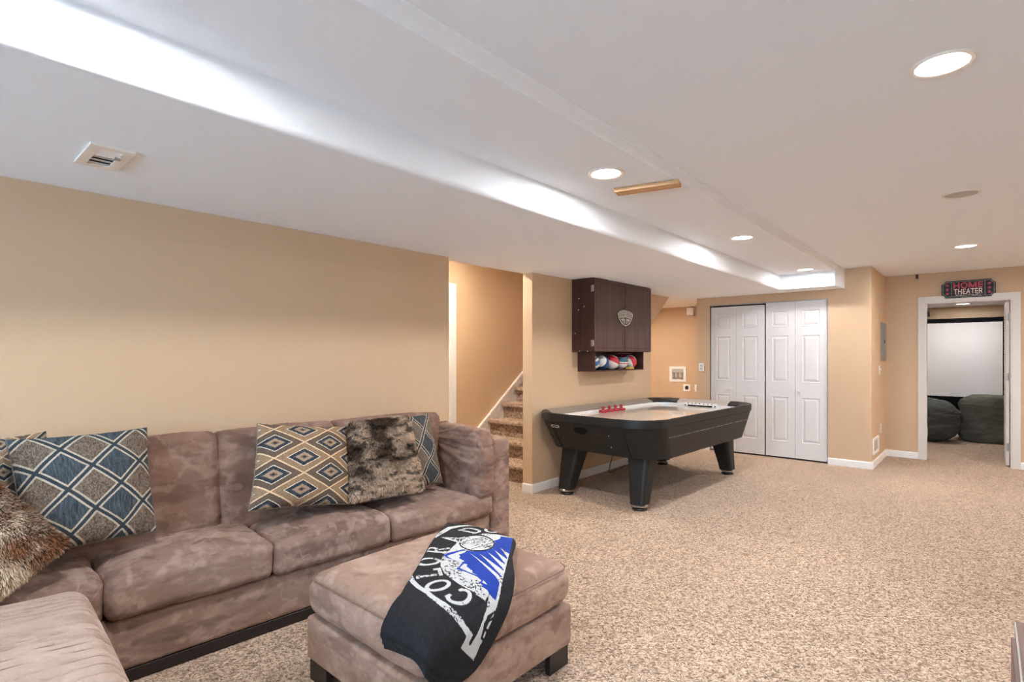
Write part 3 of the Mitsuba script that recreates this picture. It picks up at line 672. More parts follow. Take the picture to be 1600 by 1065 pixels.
# ------------------------------------------------------------------ dartboard-style cabinet with ball shelf
cb = thing('wall_cabinet', 'dark brown two-door cabinet hung under the soffit above the game table', 'cabinet')
cy0, cy1, cz0, cz1, cd = 4.825, 6.105, 1.408, HS - 0.001, 0.275
part(cb, 'body', cbox(0, cy0, cz0, cd, cy1, cz1, 0.003), 'cabinet_side_wood', 30, 'reddish brown box sides')
ym = 5.468
for i, (a, b) in enumerate(((cy0 + 0.004, ym - 0.0055), (ym + 0.0055, cy1 - 0.004))):
    dk = part(cb, 'door', cbox(cd + 0.001, a, cz0 + 0.006, cd + 0.016, b, cz1 - 0.006, 0.003), 'cabinet_wood', 30)
    ins = sg.box(a + 0.03, cz0 + 0.036, b - 0.03, cz1 - 0.036)
    part(dk, 'moulding', extrude(ins.difference(ins.buffer(-0.010)), 0.0012, frame([cd + 0.0158, 0, 0], Y, Z, X)), 'cabinet_side_wood', False)
    he = cy0 if i == 0 else cy1
    for z in (1.50, 2.08):
        part(dk, 'hinge', cat_(cbox(cd - 0.028, he - 0.004, z - 0.035, cd + 0.006, he + 0.004, z + 0.035, 0.003), xf(trimesh.creation.cylinder(0.007, 0.06, sections=10), tr(cd + 0.004, he - 0.003 if i == 0 else he + 0.003, z))), 'nickel', 30)
for (x, z) in ((0.092, 1.983), (0.160, 1.893), (0.088, 1.859), (0.042, 1.608), (0.10, 1.414), (0.20, 1.414)):
    part(cb, 'screw', xf(lathe([(0, 0.004), (0.006, 0.003), (0.008, 0), (0, 0)], 12), frame([x, cy0 - 0.0002, z], X, Z, nY)), 'steel', 40)
# emblem: shield split between the doors
def shield(s):
    pts = [(-0.172, 0.055), (-0.10, 0.093), (0.0, 0.105), (0.10, 0.093), (0.172, 0.055), (0.160, 0.0), (0.115, -0.065), (0.055, -0.108), (0.0, -0.122), (-0.055, -0.108), (-0.115, -0.065), (-0.160, 0.0)]
    return sa.scale(sg.Polygon(spline(pts + [pts[0]], 90)).buffer(0), s, s * 0.80, origin=(0, 0))
em = thing('cabinet_emblem', 'silver shield emblem split across the two cabinet doors', 'emblem')
EM = frame([cd + 0.016, ym, 1.800], Y, Z, X)
lowcut = sg.Polygon([(-0.2, -0.3), (0.2, -0.3), (0.2, -0.028), (0.10, -0.006), (0.0, 0.0), (-0.10, -0.006), (-0.2, -0.028)])
for sgnx in (-1, 1):
    half = sg.box(0.002, -0.3, 0.3, 0.3) if sgnx > 0 else sg.box(-0.3, -0.3, -0.002, 0.3)
    E1 = shield(1.0).intersection(half)
    ek = part(em, 'rim', xf(extrude(shield(1.10).intersection(half), 0.003), EM), 'emblem_dark', False, 'dark rim')
    part(em, 'face', xf(extrude(E1, 0.0035), EM @ tr(0, 0, 0.001)), 'emblem_silver', False)
    bars = [sg.box(x - 0.005, 0.012 - 0.35 * abs(x) ** 1.5, x + 0.005, 0.082 - 1.2 * x * x) for x in np.arange(0.02, 0.15, 0.021) * sgnx]
    part(em, 'grooves', xf(extrude(shapely.union_all(bars), 0.001), EM @ tr(0, 0, 0.0044)), 'emblem_grey', False)
    low = shield(0.86).intersection(half).intersection(lowcut)
    part(em, 'crest', xf(extrude(low.difference(low.buffer(-0.010)), 0.001), EM @ tr(0, 0, 0.0044)), 'emblem_dark', False)
    tri = sg.Polygon([(0.03 * sgnx, -0.03), (0.075 * sgnx, -0.045), (0.05 * sgnx, -0.085), (0.02 * sgnx, -0.09)])
    part(em, 'mark', xf(extrude(tri, 0.001), EM @ tr(0, 0, 0.0044)), 'emblem_grey', False)
# shelf box below
shf = thing('ball_shelf', 'dark brown open box shelf fixed below the wall cabinet holding balls', 'shelf')
by0, by1, bz0, bz1, bd_ = 4.935, 6.035, 1.192, cz0 - 0.0005, 0.225
part(shf, 'bottom', cbox(0, by0, bz0, bd_, by1, bz0 + 0.012, 0.002), 'cabinet_side_wood', 30)
part(shf, 'side', cbox(0, by0, bz0, bd_, by0 + 0.012, bz1, 0.002), 'cabinet_side_wood', 30)
part(shf, 'side', cbox(0, by1 - 0.012, bz0, bd_, by1, bz1, 0.002), 'cabinet_side_wood', 30)
part(shf, 'back', cbox(0, by0, bz0, 0.008, by1, bz1, 0.002), 'cabinet_side_wood', 30)

def ball(label, c, r, base, stripes, tilt):
    """a small basketball: one sphere; each stripe is a separate shell piece"""
    k = thing('mini_ball', label, 'ball', None)
    s = trimesh.creation.icosphere(subdivisions=4, radius=r)
    M = tr(*c) @ rot([1, 0, 0], tilt[0]) @ rot([0, 1, 0], tilt[1]) @ rot([0, 0, 1], tilt[2])
    part(k, 'skin', xf(s, M), base, True)
    for kind, a, b, bs in stripes:
        if kind == 'band':    # latitude band
            pr_ = [((r + 0.0012) * math.cos(t), (r + 0.0012) * math.sin(t)) for t in np.linspace(math.radians(a), math.radians(b), 14)]
            m = lathe(pr_, 40)
            part(k, 'stripe', xf(m, M), bs, True)
        else:                  # lune between two longitudes
            u, v = np.meshgrid(np.radians(np.linspace(a, b, 14)), np.radians(np.linspace(-89, 89, 24)), indexing='ij')
            vv = (r + 0.0012) * np.stack([np.cos(v) * np.cos(u), np.cos(v) * np.sin(u), np.sin(v)], -1).reshape(-1, 3)
            idx = np.arange(14 * 24).reshape(14, 24)
            f = np.stack([idx[:-1, :-1], idx[1:, :-1], idx[1:, 1:], idx[:-1, 1:]], -1).reshape(-1, 4)
            part(k, 'panel', xf(trimesh.Trimesh(vv, np.vstack([f[:, [0, 1, 2]], f[:, [0, 2, 3]]]), process=False), M), bs, True)
rb = 0.084; zb = bz0 + 0.012 + rb + 0.001
ball('white ball with blue bands at the left end of the shelf', (0.115, 5.055, zb), rb, 'ball_white', [('band', -14, 18, 'ball_blue'), ('band', 34, 42, 'ball_navy'), ('band', -46, -38, 'ball_navy')], (22, 0, 0))
ball('navy ball with white sides second from the left on the shelf', (0.120, 5.240, zb), rb, 'ball_white', [('band', -32, 32, 'ball_navy'), ('band', -8, 8, 'ball_blue')], (68, 12, 0))
ball('red over white ball in the middle of the shelf', (0.125, 5.450, zb), rb, 'ball_white', [('band', 2, 50, 'ball_red')], (-18, 14, 0))
ball('teal and white ball with red trim second from the right', (0.125, 5.655, zb), rb, 'ball_white', [('band', 12, 46, 'ball_teal'), ('band', 48, 89, 'ball_maroon'), ('band', -42, -36, 'ball_red'), ('band', -4, 1, 'ball_red')], (4, 10, 0))
ball('white ball with a wide red panel at the right end of the shelf', (0.125, 5.870, zb), rb, 'ball_white', [('lune', -38, 22, 'ball_red')], (34, 0, 0))
pc = thing('ball_bag', 'maroon crumpled fabric lying on top of the balls in the shelf', 'bag')
part(pc, 'cloth', xf(cushion(0.13, 0.36, 0.020, 0.009, 20, 0.006, 0.0, 4, 0.006, 30), tr(0.075, 5.74, 1.392)), 'ball_maroon', True)
yb = thing('ball_box', 'small yellow striped packet lying between the last two balls', 'packet')
part(yb, 'packet', xf(cbox(-0.03, -0.05, 0, 0.03, 0.05, 0.024, 0.004), tr(0.19, 5.755, bz0 + 0.0125)), 'ball_yellow', 30)

# ------------------------------------------------------------------ air hockey table
ah = thing('air_hockey_table', 'black air hockey table with pale glossy playfield on four splayed legs', 'game table')
AM = tr(0.705, 5.335, 0) @ rot([0, 0, 1], -2.0)
hx, hy, zt = 0.665, 1.255, 0.82
def ringA(ix, iy, r, z): return ring3(rrect(hx - ix, hy - iy, r, 9), z)
body = loft([ringA(0.050, 0.20, 0.26, 0.458), ringA(0.040, 0.185, 0.27, 0.463), ringA(0.022, 0.11, 0.28, 0.59), ringA(0.003, 0.035, 0.289, 0.725), ringA(0.002, 0.024, 0.289, 0.745)], close=False)
body = cat_(body, extrude(sg.Polygon(rrect(hx - 0.050, hy - 0.20, 0.26, 9)), 0.003, tr(0, 0, 0.458)))
part(ah, 'body', xf(body, AM), 'black_laminate', 35)
band = loft([ringA(0.010, 0.012, 0.29, 0.742), ringA(0.0, 0.0, 0.29, 0.748), ringA(0.0, 0.0, 0.29, 0.814), ringA(0.004, 0.004, 0.288, zt), ringA(0.010, 0.010, 0.282, zt)], close=False)
part(ah, 'apron_band', xf(band, AM), 'black_laminate', 35)
outer = sg.Polygon(rrect(hx - 0.010, hy - 0.010, 0.282, 9)); inner = sg.Polygon(rrect(hx - 0.095, hy - 0.095, 0.20, 9))
ringp = outer.difference(inner)
yn = hy - 0.095
sides = ringp.intersection(sg.box(-2, -yn + 0.15, 2, yn - 0.15)); ends = ringp.difference(sg.box(-2, -yn + 0.15, 2, yn - 0.15))
sd = list(sides.geoms)
def sloped(g, lift=0.0):
    """rail piece falling from the outer edge towards the playfield"""
    m = extrude(g, 0.02, tr(0, 0, zt - 0.02)); v = m.vertices.copy()
    dist = np.array([outer.exterior.distance(sg.Point(x, y)) for x, y in v[:, :2]])
    v[:, 2] += lift - 0.42 * dist; m.vertices = v
    return m
for g in sd: part(ah, 'side_rail', xf(sloped(g), AM), 'rail_top', 30, 'grey metal side rail')
mid = sg.box(-0.30, -2, 0.34, 2)
for g in ends.geoms:
    part(ah, 'end_rail', xf(sloped(g.intersection(mid)), AM), 'rail_aluminium', 30, 'bright metal end rail')
    for q in g.difference(mid).geoms: part(ah, 'corner', xf(sloped(q, 0.0012), AM), 'black_plastic', 30, 'dark corner cap')
liner = loft([ring3(rrect(hx - 0.094, hy - 0.094, 0.2, 9), 0.733), ring3(rrect(hx - 0.094, hy - 0.094, 0.2, 9), zt - 0.036)], close=False)
liner.faces = liner.faces[:, ::-1]
part(ah, 'inner_wall', xf(liner, AM), 'trim_white', 35, 'white inner wall')
ZS = 0.738
part(ah, 'playfield', xf(extrude(sg.Polygon(rrect(hx - 0.092, hy - 0.092, 0.2, 9)), 0.012, tr(0, 0, ZS - 0.012)), AM), 'air_surface', False, 'glossy pale playfield')
part(ah, 'emblem', xf(extrude(sg.Point(0, 0).buffer(0.20).difference(sg.Point(0, 0).buffer(0.185)).union(sg.box(-0.4, -0.004, -0.2, 0.004)).union(sg.box(0.2, -0.004, 0.4, 0.004)).union(sa.scale(sg.Point(0, 0).buffer(0.13), 1.0, 0.4).difference(sa.scale(sg.Point(0, 0).buffer(0.10), 1.0, 0.25))), 0.0006, tr(0, 0, ZS)), AM), 'grille_grey', False)
# goals
for s in (-1, 1):
    yy = s * (hy - 0.0955)
    part(ah, 'goal_plate', xf(box(-0.215, yy - 0.004 * s, ZS + 0.0005, 0.215, yy, zt - 0.038), AM), 'plate_white', False)
    part(ah, 'goal_slot', xf(box(-0.155, yy - 0.0055 * s, ZS + 0.001, 0.155, yy - 0.004 * s, ZS + 0.016), AM), 'dark_gap', False, 'dark goal slot')
    for q in np.linspace(-0.15, 0.15, 7):
        part(ah, 'rivet', xf(lathe([(0, 0.003), (0.006, 0.002), (0.007, 0), (0, 0)], 10), AM @ frame([q, yy - 0.004 * s, zt - 0.047], [1 * s, 0, 0], [0, 0, 1], [0, -s, 0])), 'black_plastic', 40)
    for q in (-0.188, 0.188):
        part(ah, 'rivet', xf(lathe([(0, 0.004), (0.008, 0.003), (0.009, 0), (0, 0)], 10), AM @ frame([q, yy - 0.004 * s, ZS + 0.011], [1 * s, 0, 0], [0, 0, 1], [0, -s, 0])), 'black_plastic', 40)
# front end details: panel seam, puck return, badge, screws   (end surface slopes)
def on_end(x, z, lift=0.0):
    t = np.interp(z, [0.463, 0.59, 0.725], [0.185, 0.11, 0.035])
    return np.array([x, -(hy - t) - lift, z])
sl = np.array([0, 0.075, -0.135]); sl /= np.linalg.norm(sl)
en = np.cross(sl, [1, 0, 0]) * -1
EMh = lambda x, z, lift: AM @ frame(on_end(x, z, lift), [1, 0, 0], -sl, [0, sl[2], -sl[1]])
def pill(w, h, r): return sg.box(-w / 2 + r, -h / 2 + r, w / 2 - r, h / 2 - r).buffer(r, 8)
part(ah, 'puck_return', xf(extrude(sg.Polygon([(-0.075, 0), (-0.05, 0.030), (0.05, 0.030), (0.075, 0), (0.05, -0.030), (-0.05, -0.030)]), 0.004), EMh(-0.095, 0.672, 0.004)), 'dark_gap', False, 'dark hexagonal puck return hole')
part(ah, 'badge', xf(extrude(pill(0.098, 0.032, 0.015), 0.004), EMh(-0.375, 0.694, 0.006)), 'badge_silver', 30, 'small silver oval badge')
part(ah, 'badge_mark', xf(extrude(pill(0.07, 0.012, 0.005), 0.0012), EMh(-0.375, 0.694, 0.0100)), 'leg_laminate', False)
for (x, z) in ((0.21, 0.655), (-0.32, 0.58), (0.20, 0.545)):
    part(ah, 'screw', xf(lathe([(0, 0.003), (0.005, 0.002), (0.006, 0), (0, 0)], 10), EMh(x, z, 0.004)), 'steel', 40)
for x in (-0.42, 0.375):
    pts = [on_end(x + (0.0 if x > 0 else 0.10 * (0.73 - z)), z, 0.0008) for z in np.linspace(0.735, 0.47, 8)]
    part(ah, 'panel_seam', xf(tube(pts, 0.0022, 6), AM), 'dark_gap', True)
sidep = [(hx - np.interp(z, [0.463, 0.59, 0.725], [0.040, 0.022, 0.003]) + 0.0002, y, z) for y, z in ((-0.93, 0.655), (1.0, 0.655))]
part(ah, 'side_line', xf(tube(sidep, 0.0012, 6), AM), 'panel_grey', True)
for (y, z) in ((-0.45, 0.735), (0.25, 0.725), (0.55, 0.70), (-0.45, 0.66)):
    part(ah, 'screw', xf(lathe([(0, 0.003), (0.007, 0.002), (0.009, 0), (0, 0)], 10), AM @ frame([hx - np.interp(z, [0.463, 0.59, 0.725], [0.040, 0.022, 0.003]), y, z], Y, Z, X)), 'black_plastic', 40)
# legs
for sx in (-1, 1):
    for sy in (-1, 1):
        rings = []
        for t in np.linspace(0, 1, 10):
            w = 0.088 + (0.140 - 0.088) * t ** 1.15
            z = 0.055 + (0.475 - 0.055) * t
            cx = sx * (0.405 + (0.375 - 0.405) * t); cy = sy * (0.985 + (0.875 - 0.985) * t)
            rings.append(ring3(rrect(w * 0.80, w * 0.80, w * 0.34, 6) + [cx, cy], z))
        lk = part(ah, 'leg', xf(loft(rings), AM), 'leg_laminate', 35)
        c = (sx * 0.405, sy * 0.985)
        part(lk, 'foot', xf(lathe([(0, 0.002), (0.062, 0.002), (0.066, 0.010), (0.060, 0.020), (0.030, 0.026), (0.0, 0.026)], 28), AM @ tr(c[0], c[1], 0)), 'black_plastic', 40, 'black leveling foot')
        part(lk, 'foot_ring', xf(lathe([(0.0, 0.026), (0.045, 0.026), (0.072, 0.032), (0.082, 0.050), (0.074, 0.057), (0.0, 0.057)], 28), AM @ tr(c[0], c[1], 0)), 'chrome', 40, 'chrome collar')
part(ah, 'power_cord', tube(spline([(0.45, 5.0, 0.475), (0.42, 5.0, 0.36), (0.30, 5.12, 0.16), (0.16, 5.35, 0.03), (0.10, 5.62, 0.012), (0.05, 5.9, 0.012)], 40), 0.0045, 8), 'black_plastic', True, 'thin black power cord')
# red mallets on the table
for i, (x, y) in enumerate(((0.205, 5.135), (0.212, 5.253), (0.220, 5.371), (0.226, 5.489))):
    k = thing('hockey_mallet', ['red air hockey mallet nearest the camera in the row of four', 'second red mallet from the near end of the row', 'third red mallet from the near end of the row', 'red air hockey mallet at the far end of the row of four'][i], 'mallet', 'red mallets on the playfield')
    part(k, 'base', xf(lathe([(0, 0.001), (0.046, 0.001), (0.050, 0.006), (0.050, 0.018), (0.047, 0.024), (0.043, 0.024), (0.040, 0.014), (0.020, 0.012)], 36), tr(x, y, ZS)), 'red_plastic', 40)
    part(k, 'knob', xf(lathe([(0.020, 0.012), (0.017, 0.02), (0.015, 0.036), (0.018, 0.050), (0.019, 0.058), (0.014, 0.066), (0.0, 0.068)], 28), tr(x, y, ZS)), 'red_plastic', 40)

# ------------------------------------------------------------------ sectional sofa  (frame: l along the wall, d towards the wall, z up)
SO = np.array([0.64730, -0.03959, 0.0])
SL, SD = np.array([0.061049, 0.998135, 0.0]), np.array([-0.998135, 0.061049, 0.0])
SFM = frame(SO, SL, SD, [0, 0, 1])
def S(l, d, z): return SO + SL * l + SD * d + np.array([0, 0, z])
def place(m, l, d, z, tilt=0.0, yaw=0.0): return xf(m, SFM @ tr(l, d, z) @ rot([0, 0, 1], yaw) @ rot([1, 0, 0], tilt))

sofa = thing('sectional_sofa', 'large taupe microsuede L-shaped sectional sofa against the long tan wall', 'sofa')
# frame of the long section and of the return
part(sofa, 'base', place(cushion(3.28, 0.594, 0.225, 0.022, 30, 0, 0.004, 1, 0.003, 6), 1.095, 0.299, 0.166), 'suede', True)
part(sofa, 'base', place(cushion(0.94, 1.24, 0.225, 0.022, 30, 0, 0.004, 2, 0.003, 6), 0.035, -0.61, 0.166), 'suede', True)
part(sofa, 'plinth', xf(cbox(0.50, 0.004, 0.002, 2.735, 0.05, 0.056, 0.004), SFM), 'black_wood', 30, 'black wooden plinth strip')
part(sofa, 'plinth', xf(cbox(0.44, -1.20, 0.002, 0.485, 0.0, 0.056, 0.004), SFM), 'black_wood', 30, 'black wooden plinth strip')
part(sofa, 'back', place(cushion(3.22, 0.07, 0.66, 0.03, 24, 0, 0, 3, 0.002, 6), 1.105, 0.567, 0.45), 'suede_back', True)
part(sofa, 'back', place(cushion(0.14, 1.78, 0.66, 0.03, 24, 0, 0, 3, 0.002, 6), -0.47, -0.32, 0.45), 'suede_back', True)
part(sofa, 'arm', place(cushion(0.178, 0.62, 0.735, 0.028, 30, 0.002, 0.003, 5, 0.003, 7), 2.835, 0.305, 0.412), 'suede', True)
# seat cushions
def crease(seed):
    def w(p, u):
        side = (np.abs(u[:, 2]) < 0.7)
        return -0.004 * np.exp(-((meshkit.noise(p * [7, 7, 3] + seed * 3.1) - 0.5) / 0.05) ** 2)
    return w
part(sofa, 'seat_cushion', place(cushion(0.672, 0.56, 0.185, 0.044, 60, 0.040, 0.004, 11, 0.007, 8, wr=crease(1)), 0.918, 0.235, 0.372), 'suede', True)
part(sofa, 'seat_cushion', place(cushion(0.672, 0.56, 0.170, 0.042, 60, 0.036, 0.004, 12, 0.007, 8, wr=crease(2)), 1.590, 0.238, 0.362), 'suede', True)
part(sofa, 'seat_cushion', place(cushion(0.806, 0.55, 0.150, 0.038, 60, 0.026, 0.004, 13, 0.005, 8, wr=crease(3)), 2.330, 0.236, 0.352), 'suede', True)
part(sofa, 'seat_cushion', place(cushion(1.008, 0.56, 0.190, 0.036, 50, 0.030, 0.004, 14, 0.006, 8, wr=crease(4)), 0.078, 0.250, 0.372), 'suede', True)
def flutes(p, u):
    x = p[:, 1] * 17 + 1.6 * meshkit.noise(np.c_[p[:, 0] * 2.2, p[:, 1] * 6, p[:, 0] * 0]) + 1.2 * p[:, 0] ** 2
    a = np.abs((x % 1.0) - 0.5) * 2
    return -0.016 * np.exp(-((1 - a) / 0.15) ** 2) * (0.25 + 1.1 * meshkit.noise(np.c_[p[:, 0] * 3, np.floor(x) * 3.7, p[:, 1] * 0 + 5])) * np.clip((u[:, 2] + 0.8) * 1.2, 0, 1)
chz = part(sofa, 'chaise_cushion', place(cushion(0.955, 1.22, 0.205, 0.070, 210, 0.030, 0.008, 15, 0.004, 7, wr=flutes), 0.050, -0.640, 0.372), 'suede_sheen', True, 'seat cushion of the return section, sheen of its brushed nap painted in as lighter suede')
part(chz, 'seam', tube([S(0.235 - 0.02 * t, -0.06 - 1.1 * t, 0.4935 + 0.008 * math.sin(math.pi * t)) for t in np.linspace(0, 1, 30)], 0.003, 6), 'suede_sheen', True)
# loose back cushions
def backwr(seed):
    def w(p, u):
        return 0.010 * (meshkit.fbm(p * [9, 9, 5] + seed * 11.0, 3, seed) - 0.5) * np.clip(1.4 - np.abs(u[:, 0]) * 0.3, 0, 1)
    return w
part(sofa, 'back_cushion', place(cushion(0.668, 0.20, 0.56, 0.048, 50, 0.006, 0.010, 21, 0.008, 9, wr=backwr(1)), 0.795, 0.455, 0.685, -5), 'suede_back', True)
part(sofa, 'back_cushion', place(cushion(0.664, 0.20, 0.55, 0.048, 50, 0.008, 0.010, 22, 0.008, 9, wr=backwr(2)), 1.460, 0.455, 0.688, -5), 'suede_back', True)
part(sofa, 'back_cushion', place(cushion(0.81, 0.20, 0.55, 0.050, 50, 0.010, 0.010, 23, 0.009, 9, wr=backwr(3)), 2.200, 0.455, 0.682, -5), 'suede_back', True)
part(sofa, 'back_cushion', place(cushion(0.62, 0.20, 0.52, 0.060, 30, 0.008, 0.016, 24, 0.006, 9), 0.14, 0.455, 0.66, -5), 'suede_back', True)
def gathers(p, u):
    a = np.arctan2(p[:, 2] - 0.16, -(p[:, 1] - 0.30))
    return 0.050 * (meshkit.fbm(np.c_[a * 7.5, np.hypot(p[:, 2] - 0.16, p[:, 1] - 0.30) * 2.0, a * 0], 3, 5) - 0.5) + 0.006 * (meshkit.noise(p * 18) - 0.5)
part(sofa, 'side_cushion', place(cushion(0.185, 0.555, 0.475, 0.065, 84, 0.010, 0.020, 25, 0.008, 9, wr=gathers), 2.662, 0.235, 0.628, 0), 'suede_back', True, 'wrinkled loose cushion leaning on the arm')

# ------------------------------------------------------------------ throw pillows
def pillow_grid(corners, T_, n=40, pinch=0.05, seed=0, amp=0.006):
    c = [S(*q) for q in corners]                        # TL, TR, BR, BL
    s = np.sin(np.linspace(-1, 1, n) * math.pi / 2)
    A, B = np.meshgrid(s, s, indexing='ij')
    a = A * (1 - pinch * (1 - B ** 2) * np.abs(A) ** 2); b = B * (1 - pinch * (1 - A ** 2) * np.abs(B) ** 2)
    w = lambda i: c[i][None, None, :]
    P = (w(3) * ((1 - a) * (1 - b))[..., None] + w(2) * ((1 + a) * (1 - b))[..., None] + w(1) * ((1 + a) * (1 + b))[..., None] + w(0) * ((1 - a) * (1 + b))[..., None]) / 4
    N = np.cross(c[1] + c[2] - c[0] - c[3], c[0] + c[1] - c[2] - c[3]); N /= np.linalg.norm(N)
    h = T_ * (np.clip(1 - A ** 2, 0, 1) * np.clip(1 - B ** 2, 0, 1)) ** 0.46
    nz = meshkit.fbm(np.stack([A * 2.2 + seed * 5, B * 2.2, A * 0 + seed], -1), 3, seed) - 0.5
    hf = h + 2 * amp * nz * np.sqrt(np.clip(h / T_, 0, 1))
    return A, B, P + N * hf[..., None], P - N * h[..., None] * 0.9, N
def pillow_mesh(corners, T_, n=40, **kw):
    A, B, Fr, Bk, N = pillow_grid(corners, T_, n, **kw)
    idx = np.arange(n * n).reshape(n, n)
    q = np.stack([idx[:-1, :-1], idx[1:, :-1], idx[1:, 1:], idx[:-1, 1:]], -1).reshape(-1, 4)
    v = np.vstack([Fr.reshape(-1, 3), Bk.reshape(-1, 3)])
    uv = np.c_[(A.ravel() + 1) / 2, (B.ravel() + 1) / 2]
    f = np.vstack([q[:, [0, 1, 2]], q[:, [0, 2, 3]], q[:, [0, 2, 1]] + n * n, q[:, [0, 3, 2]] + n * n])
    return trimesh.Trimesh(v, f, process=False), np.vstack([uv, uv])
def pillow(label, corners, T_, bsdf, seed, trim=None, **kw):
    k = thing('throw_pillow', label, 'pillow')
    m, uv = pillow_mesh(corners, T_, seed=seed, **kw)
    part(k, 'cover', m, bsdf, True, uv=uv)
    if trim:
        c = [S(*q) for q in corners]; pin = kw.get('pinch', 0.05)
        pts = []
        for i in range(4):
            p0, p1 = c[i], c[(i + 1) % 4]; mid = sum(c) / 4
            for t in np.linspace(0, 1, 16)[:-1]:
                p = p0 * (1 - t) + p1 * t
                pts.append(p + (mid - (p0 + p1) / 2) * pin * (1 - (2 * t - 1) ** 2))
        part(k, 'piping', tube(pts + pts[:1], 0.0035, 6), trim, True)
    return k
pillow('large blue and brown diamond-lattice pillow at the sofa corner', [(0.303, 0.31, 1.026), (0.795, 0.33, 1.027), (0.799, 0.15, 0.574), (0.342, 0.07, 0.583)], 0.105, 'plaid_fabric', 1, 'plaid_fabric')
pillow('striped brown pillow mostly hidden behind the blue diamond pillow', [(0.175, 0.46, 1.016), (0.44, 0.46, 1.034), (0.471, 0.36, 0.684), (0.194, 0.36, 0.689)], 0.075, 'nested_diamond_fabric', 2)
pillow('tan pillow with nested dark blue diamonds in the middle of the sofa', [(1.298, 0.315, 1.001), (1.825, 0.305, 0.938), (1.743, 0.115, 0.518), (1.183, 0.115, 0.589)], 0.100, 'nested_diamond_fabric', 3, 'nested_diamond_fabric')
pillow('dark grey diamond-lattice pillow half behind the brown fur pillow', [(2.08, 0.32, 0.97), (2.436, 0.315, 0.968), (2.468, 0.19, 0.5), (2.051, 0.17, 0.506)], 0.080, 'plaid_dark_fabric', 4)

def fur_pillow(label, corners, T_, seed, length, count, colour):
    k = thing('throw_pillow', label, 'pillow')
    n = 60
    A, B, Fr, Bk, N = pillow_grid(corners, T_, n, seed=seed, pinch=0.02, amp=0.008)
    m, uv = pillow_mesh(corners, T_, n, seed=seed, pinch=0.02, amp=0.008)
    part(k, 'cover', m, 'fur_base', True)
    rng = np.random.default_rng(seed)
    tri = m.triangles; area = m.area_faces
    fi = rng.choice(len(area), count, p=area / area.sum())
    r1, r2 = np.sqrt(rng.random(count)), rng.random(count)
    w = np.c_[1 - r1, r1 * (1 - r2), r1 * r2]
    p = (tri[fi] * w[..., None]).sum(1)
    vn = m.vertex_normals; nn = (vn[m.faces[fi]] * w[..., None]).sum(1); nn /= np.linalg.norm(nn, axis=1, keepdims=True) + 1e-9
    clump = np.stack([meshkit.fbm(p * 22 + o, 3, seed) - 0.5 for o in (0, 31, 67)], -1)
    d = nn * 0.75 + np.array([0, 0, -0.35]) + clump * 1.7 + rng.normal(0, 0.22, (count, 3))
    d /= np.linalg.norm(d, axis=1, keepdims=True)
    L = length * rng.uniform(0.6, 1.15, count)
    t = np.cross(d, rng.normal(0, 1, (count, 3))); t /= np.linalg.norm(t, axis=1, keepdims=True)
    wd = 0.0015
    bend = np.array([0, 0, -0.35])
    mid = p + d * (L * 0.55)[:, None]; tip = p + (d + bend * 0.5) * L[:, None]
    v = np.stack([p - t * wd, p + t * wd, mid - t * wd * 0.8, mid + t * wd * 0.8, tip], 1).reshape(-1, 3)
    b = (np.arange(count) * 5)[:, None]
    f = np.vstack([b + [0, 1, 3], b + [0, 3, 2], b + [2, 3, 4]])
    uvs = (np.c_[uv[:, 0], uv[:, 1]][m.faces[fi]] * w[..., None]).sum(1)
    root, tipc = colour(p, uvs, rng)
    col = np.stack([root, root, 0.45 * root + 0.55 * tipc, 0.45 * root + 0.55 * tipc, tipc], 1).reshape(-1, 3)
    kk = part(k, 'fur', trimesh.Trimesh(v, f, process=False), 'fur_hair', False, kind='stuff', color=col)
    tag(kk, 'shaggy fur pile')
    return k
def lerp(a, b, t): return np.array(a) * (1 - t[:, None]) + np.array(b) * t[:, None]
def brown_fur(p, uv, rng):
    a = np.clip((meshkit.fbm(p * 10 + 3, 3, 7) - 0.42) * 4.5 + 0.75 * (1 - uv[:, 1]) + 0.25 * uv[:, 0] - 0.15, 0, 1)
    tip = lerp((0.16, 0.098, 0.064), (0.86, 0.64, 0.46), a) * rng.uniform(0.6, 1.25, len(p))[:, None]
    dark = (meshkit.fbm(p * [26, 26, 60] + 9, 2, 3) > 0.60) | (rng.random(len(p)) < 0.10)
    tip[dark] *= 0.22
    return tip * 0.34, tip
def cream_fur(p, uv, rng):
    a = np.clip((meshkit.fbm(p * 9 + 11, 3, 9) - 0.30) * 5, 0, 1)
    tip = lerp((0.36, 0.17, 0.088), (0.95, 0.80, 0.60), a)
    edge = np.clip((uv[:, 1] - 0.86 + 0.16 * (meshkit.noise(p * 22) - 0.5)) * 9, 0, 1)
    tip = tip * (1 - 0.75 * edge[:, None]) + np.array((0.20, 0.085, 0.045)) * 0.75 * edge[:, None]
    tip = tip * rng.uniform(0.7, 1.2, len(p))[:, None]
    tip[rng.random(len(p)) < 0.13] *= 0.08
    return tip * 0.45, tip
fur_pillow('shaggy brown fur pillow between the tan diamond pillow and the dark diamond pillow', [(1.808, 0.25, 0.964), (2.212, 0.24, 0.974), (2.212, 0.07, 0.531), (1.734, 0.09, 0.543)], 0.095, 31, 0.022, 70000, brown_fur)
fur_pillow('cream and rust shaggy fur pillow at the far left of the sofa', [(0.135, 0.22, 1.036), (0.469, -0.0, 0.638), (0.107, -0.12, 0.406), (-0.227, 0.1, 0.804)], 0.105, 32, 0.026, 80000, cream_fur)

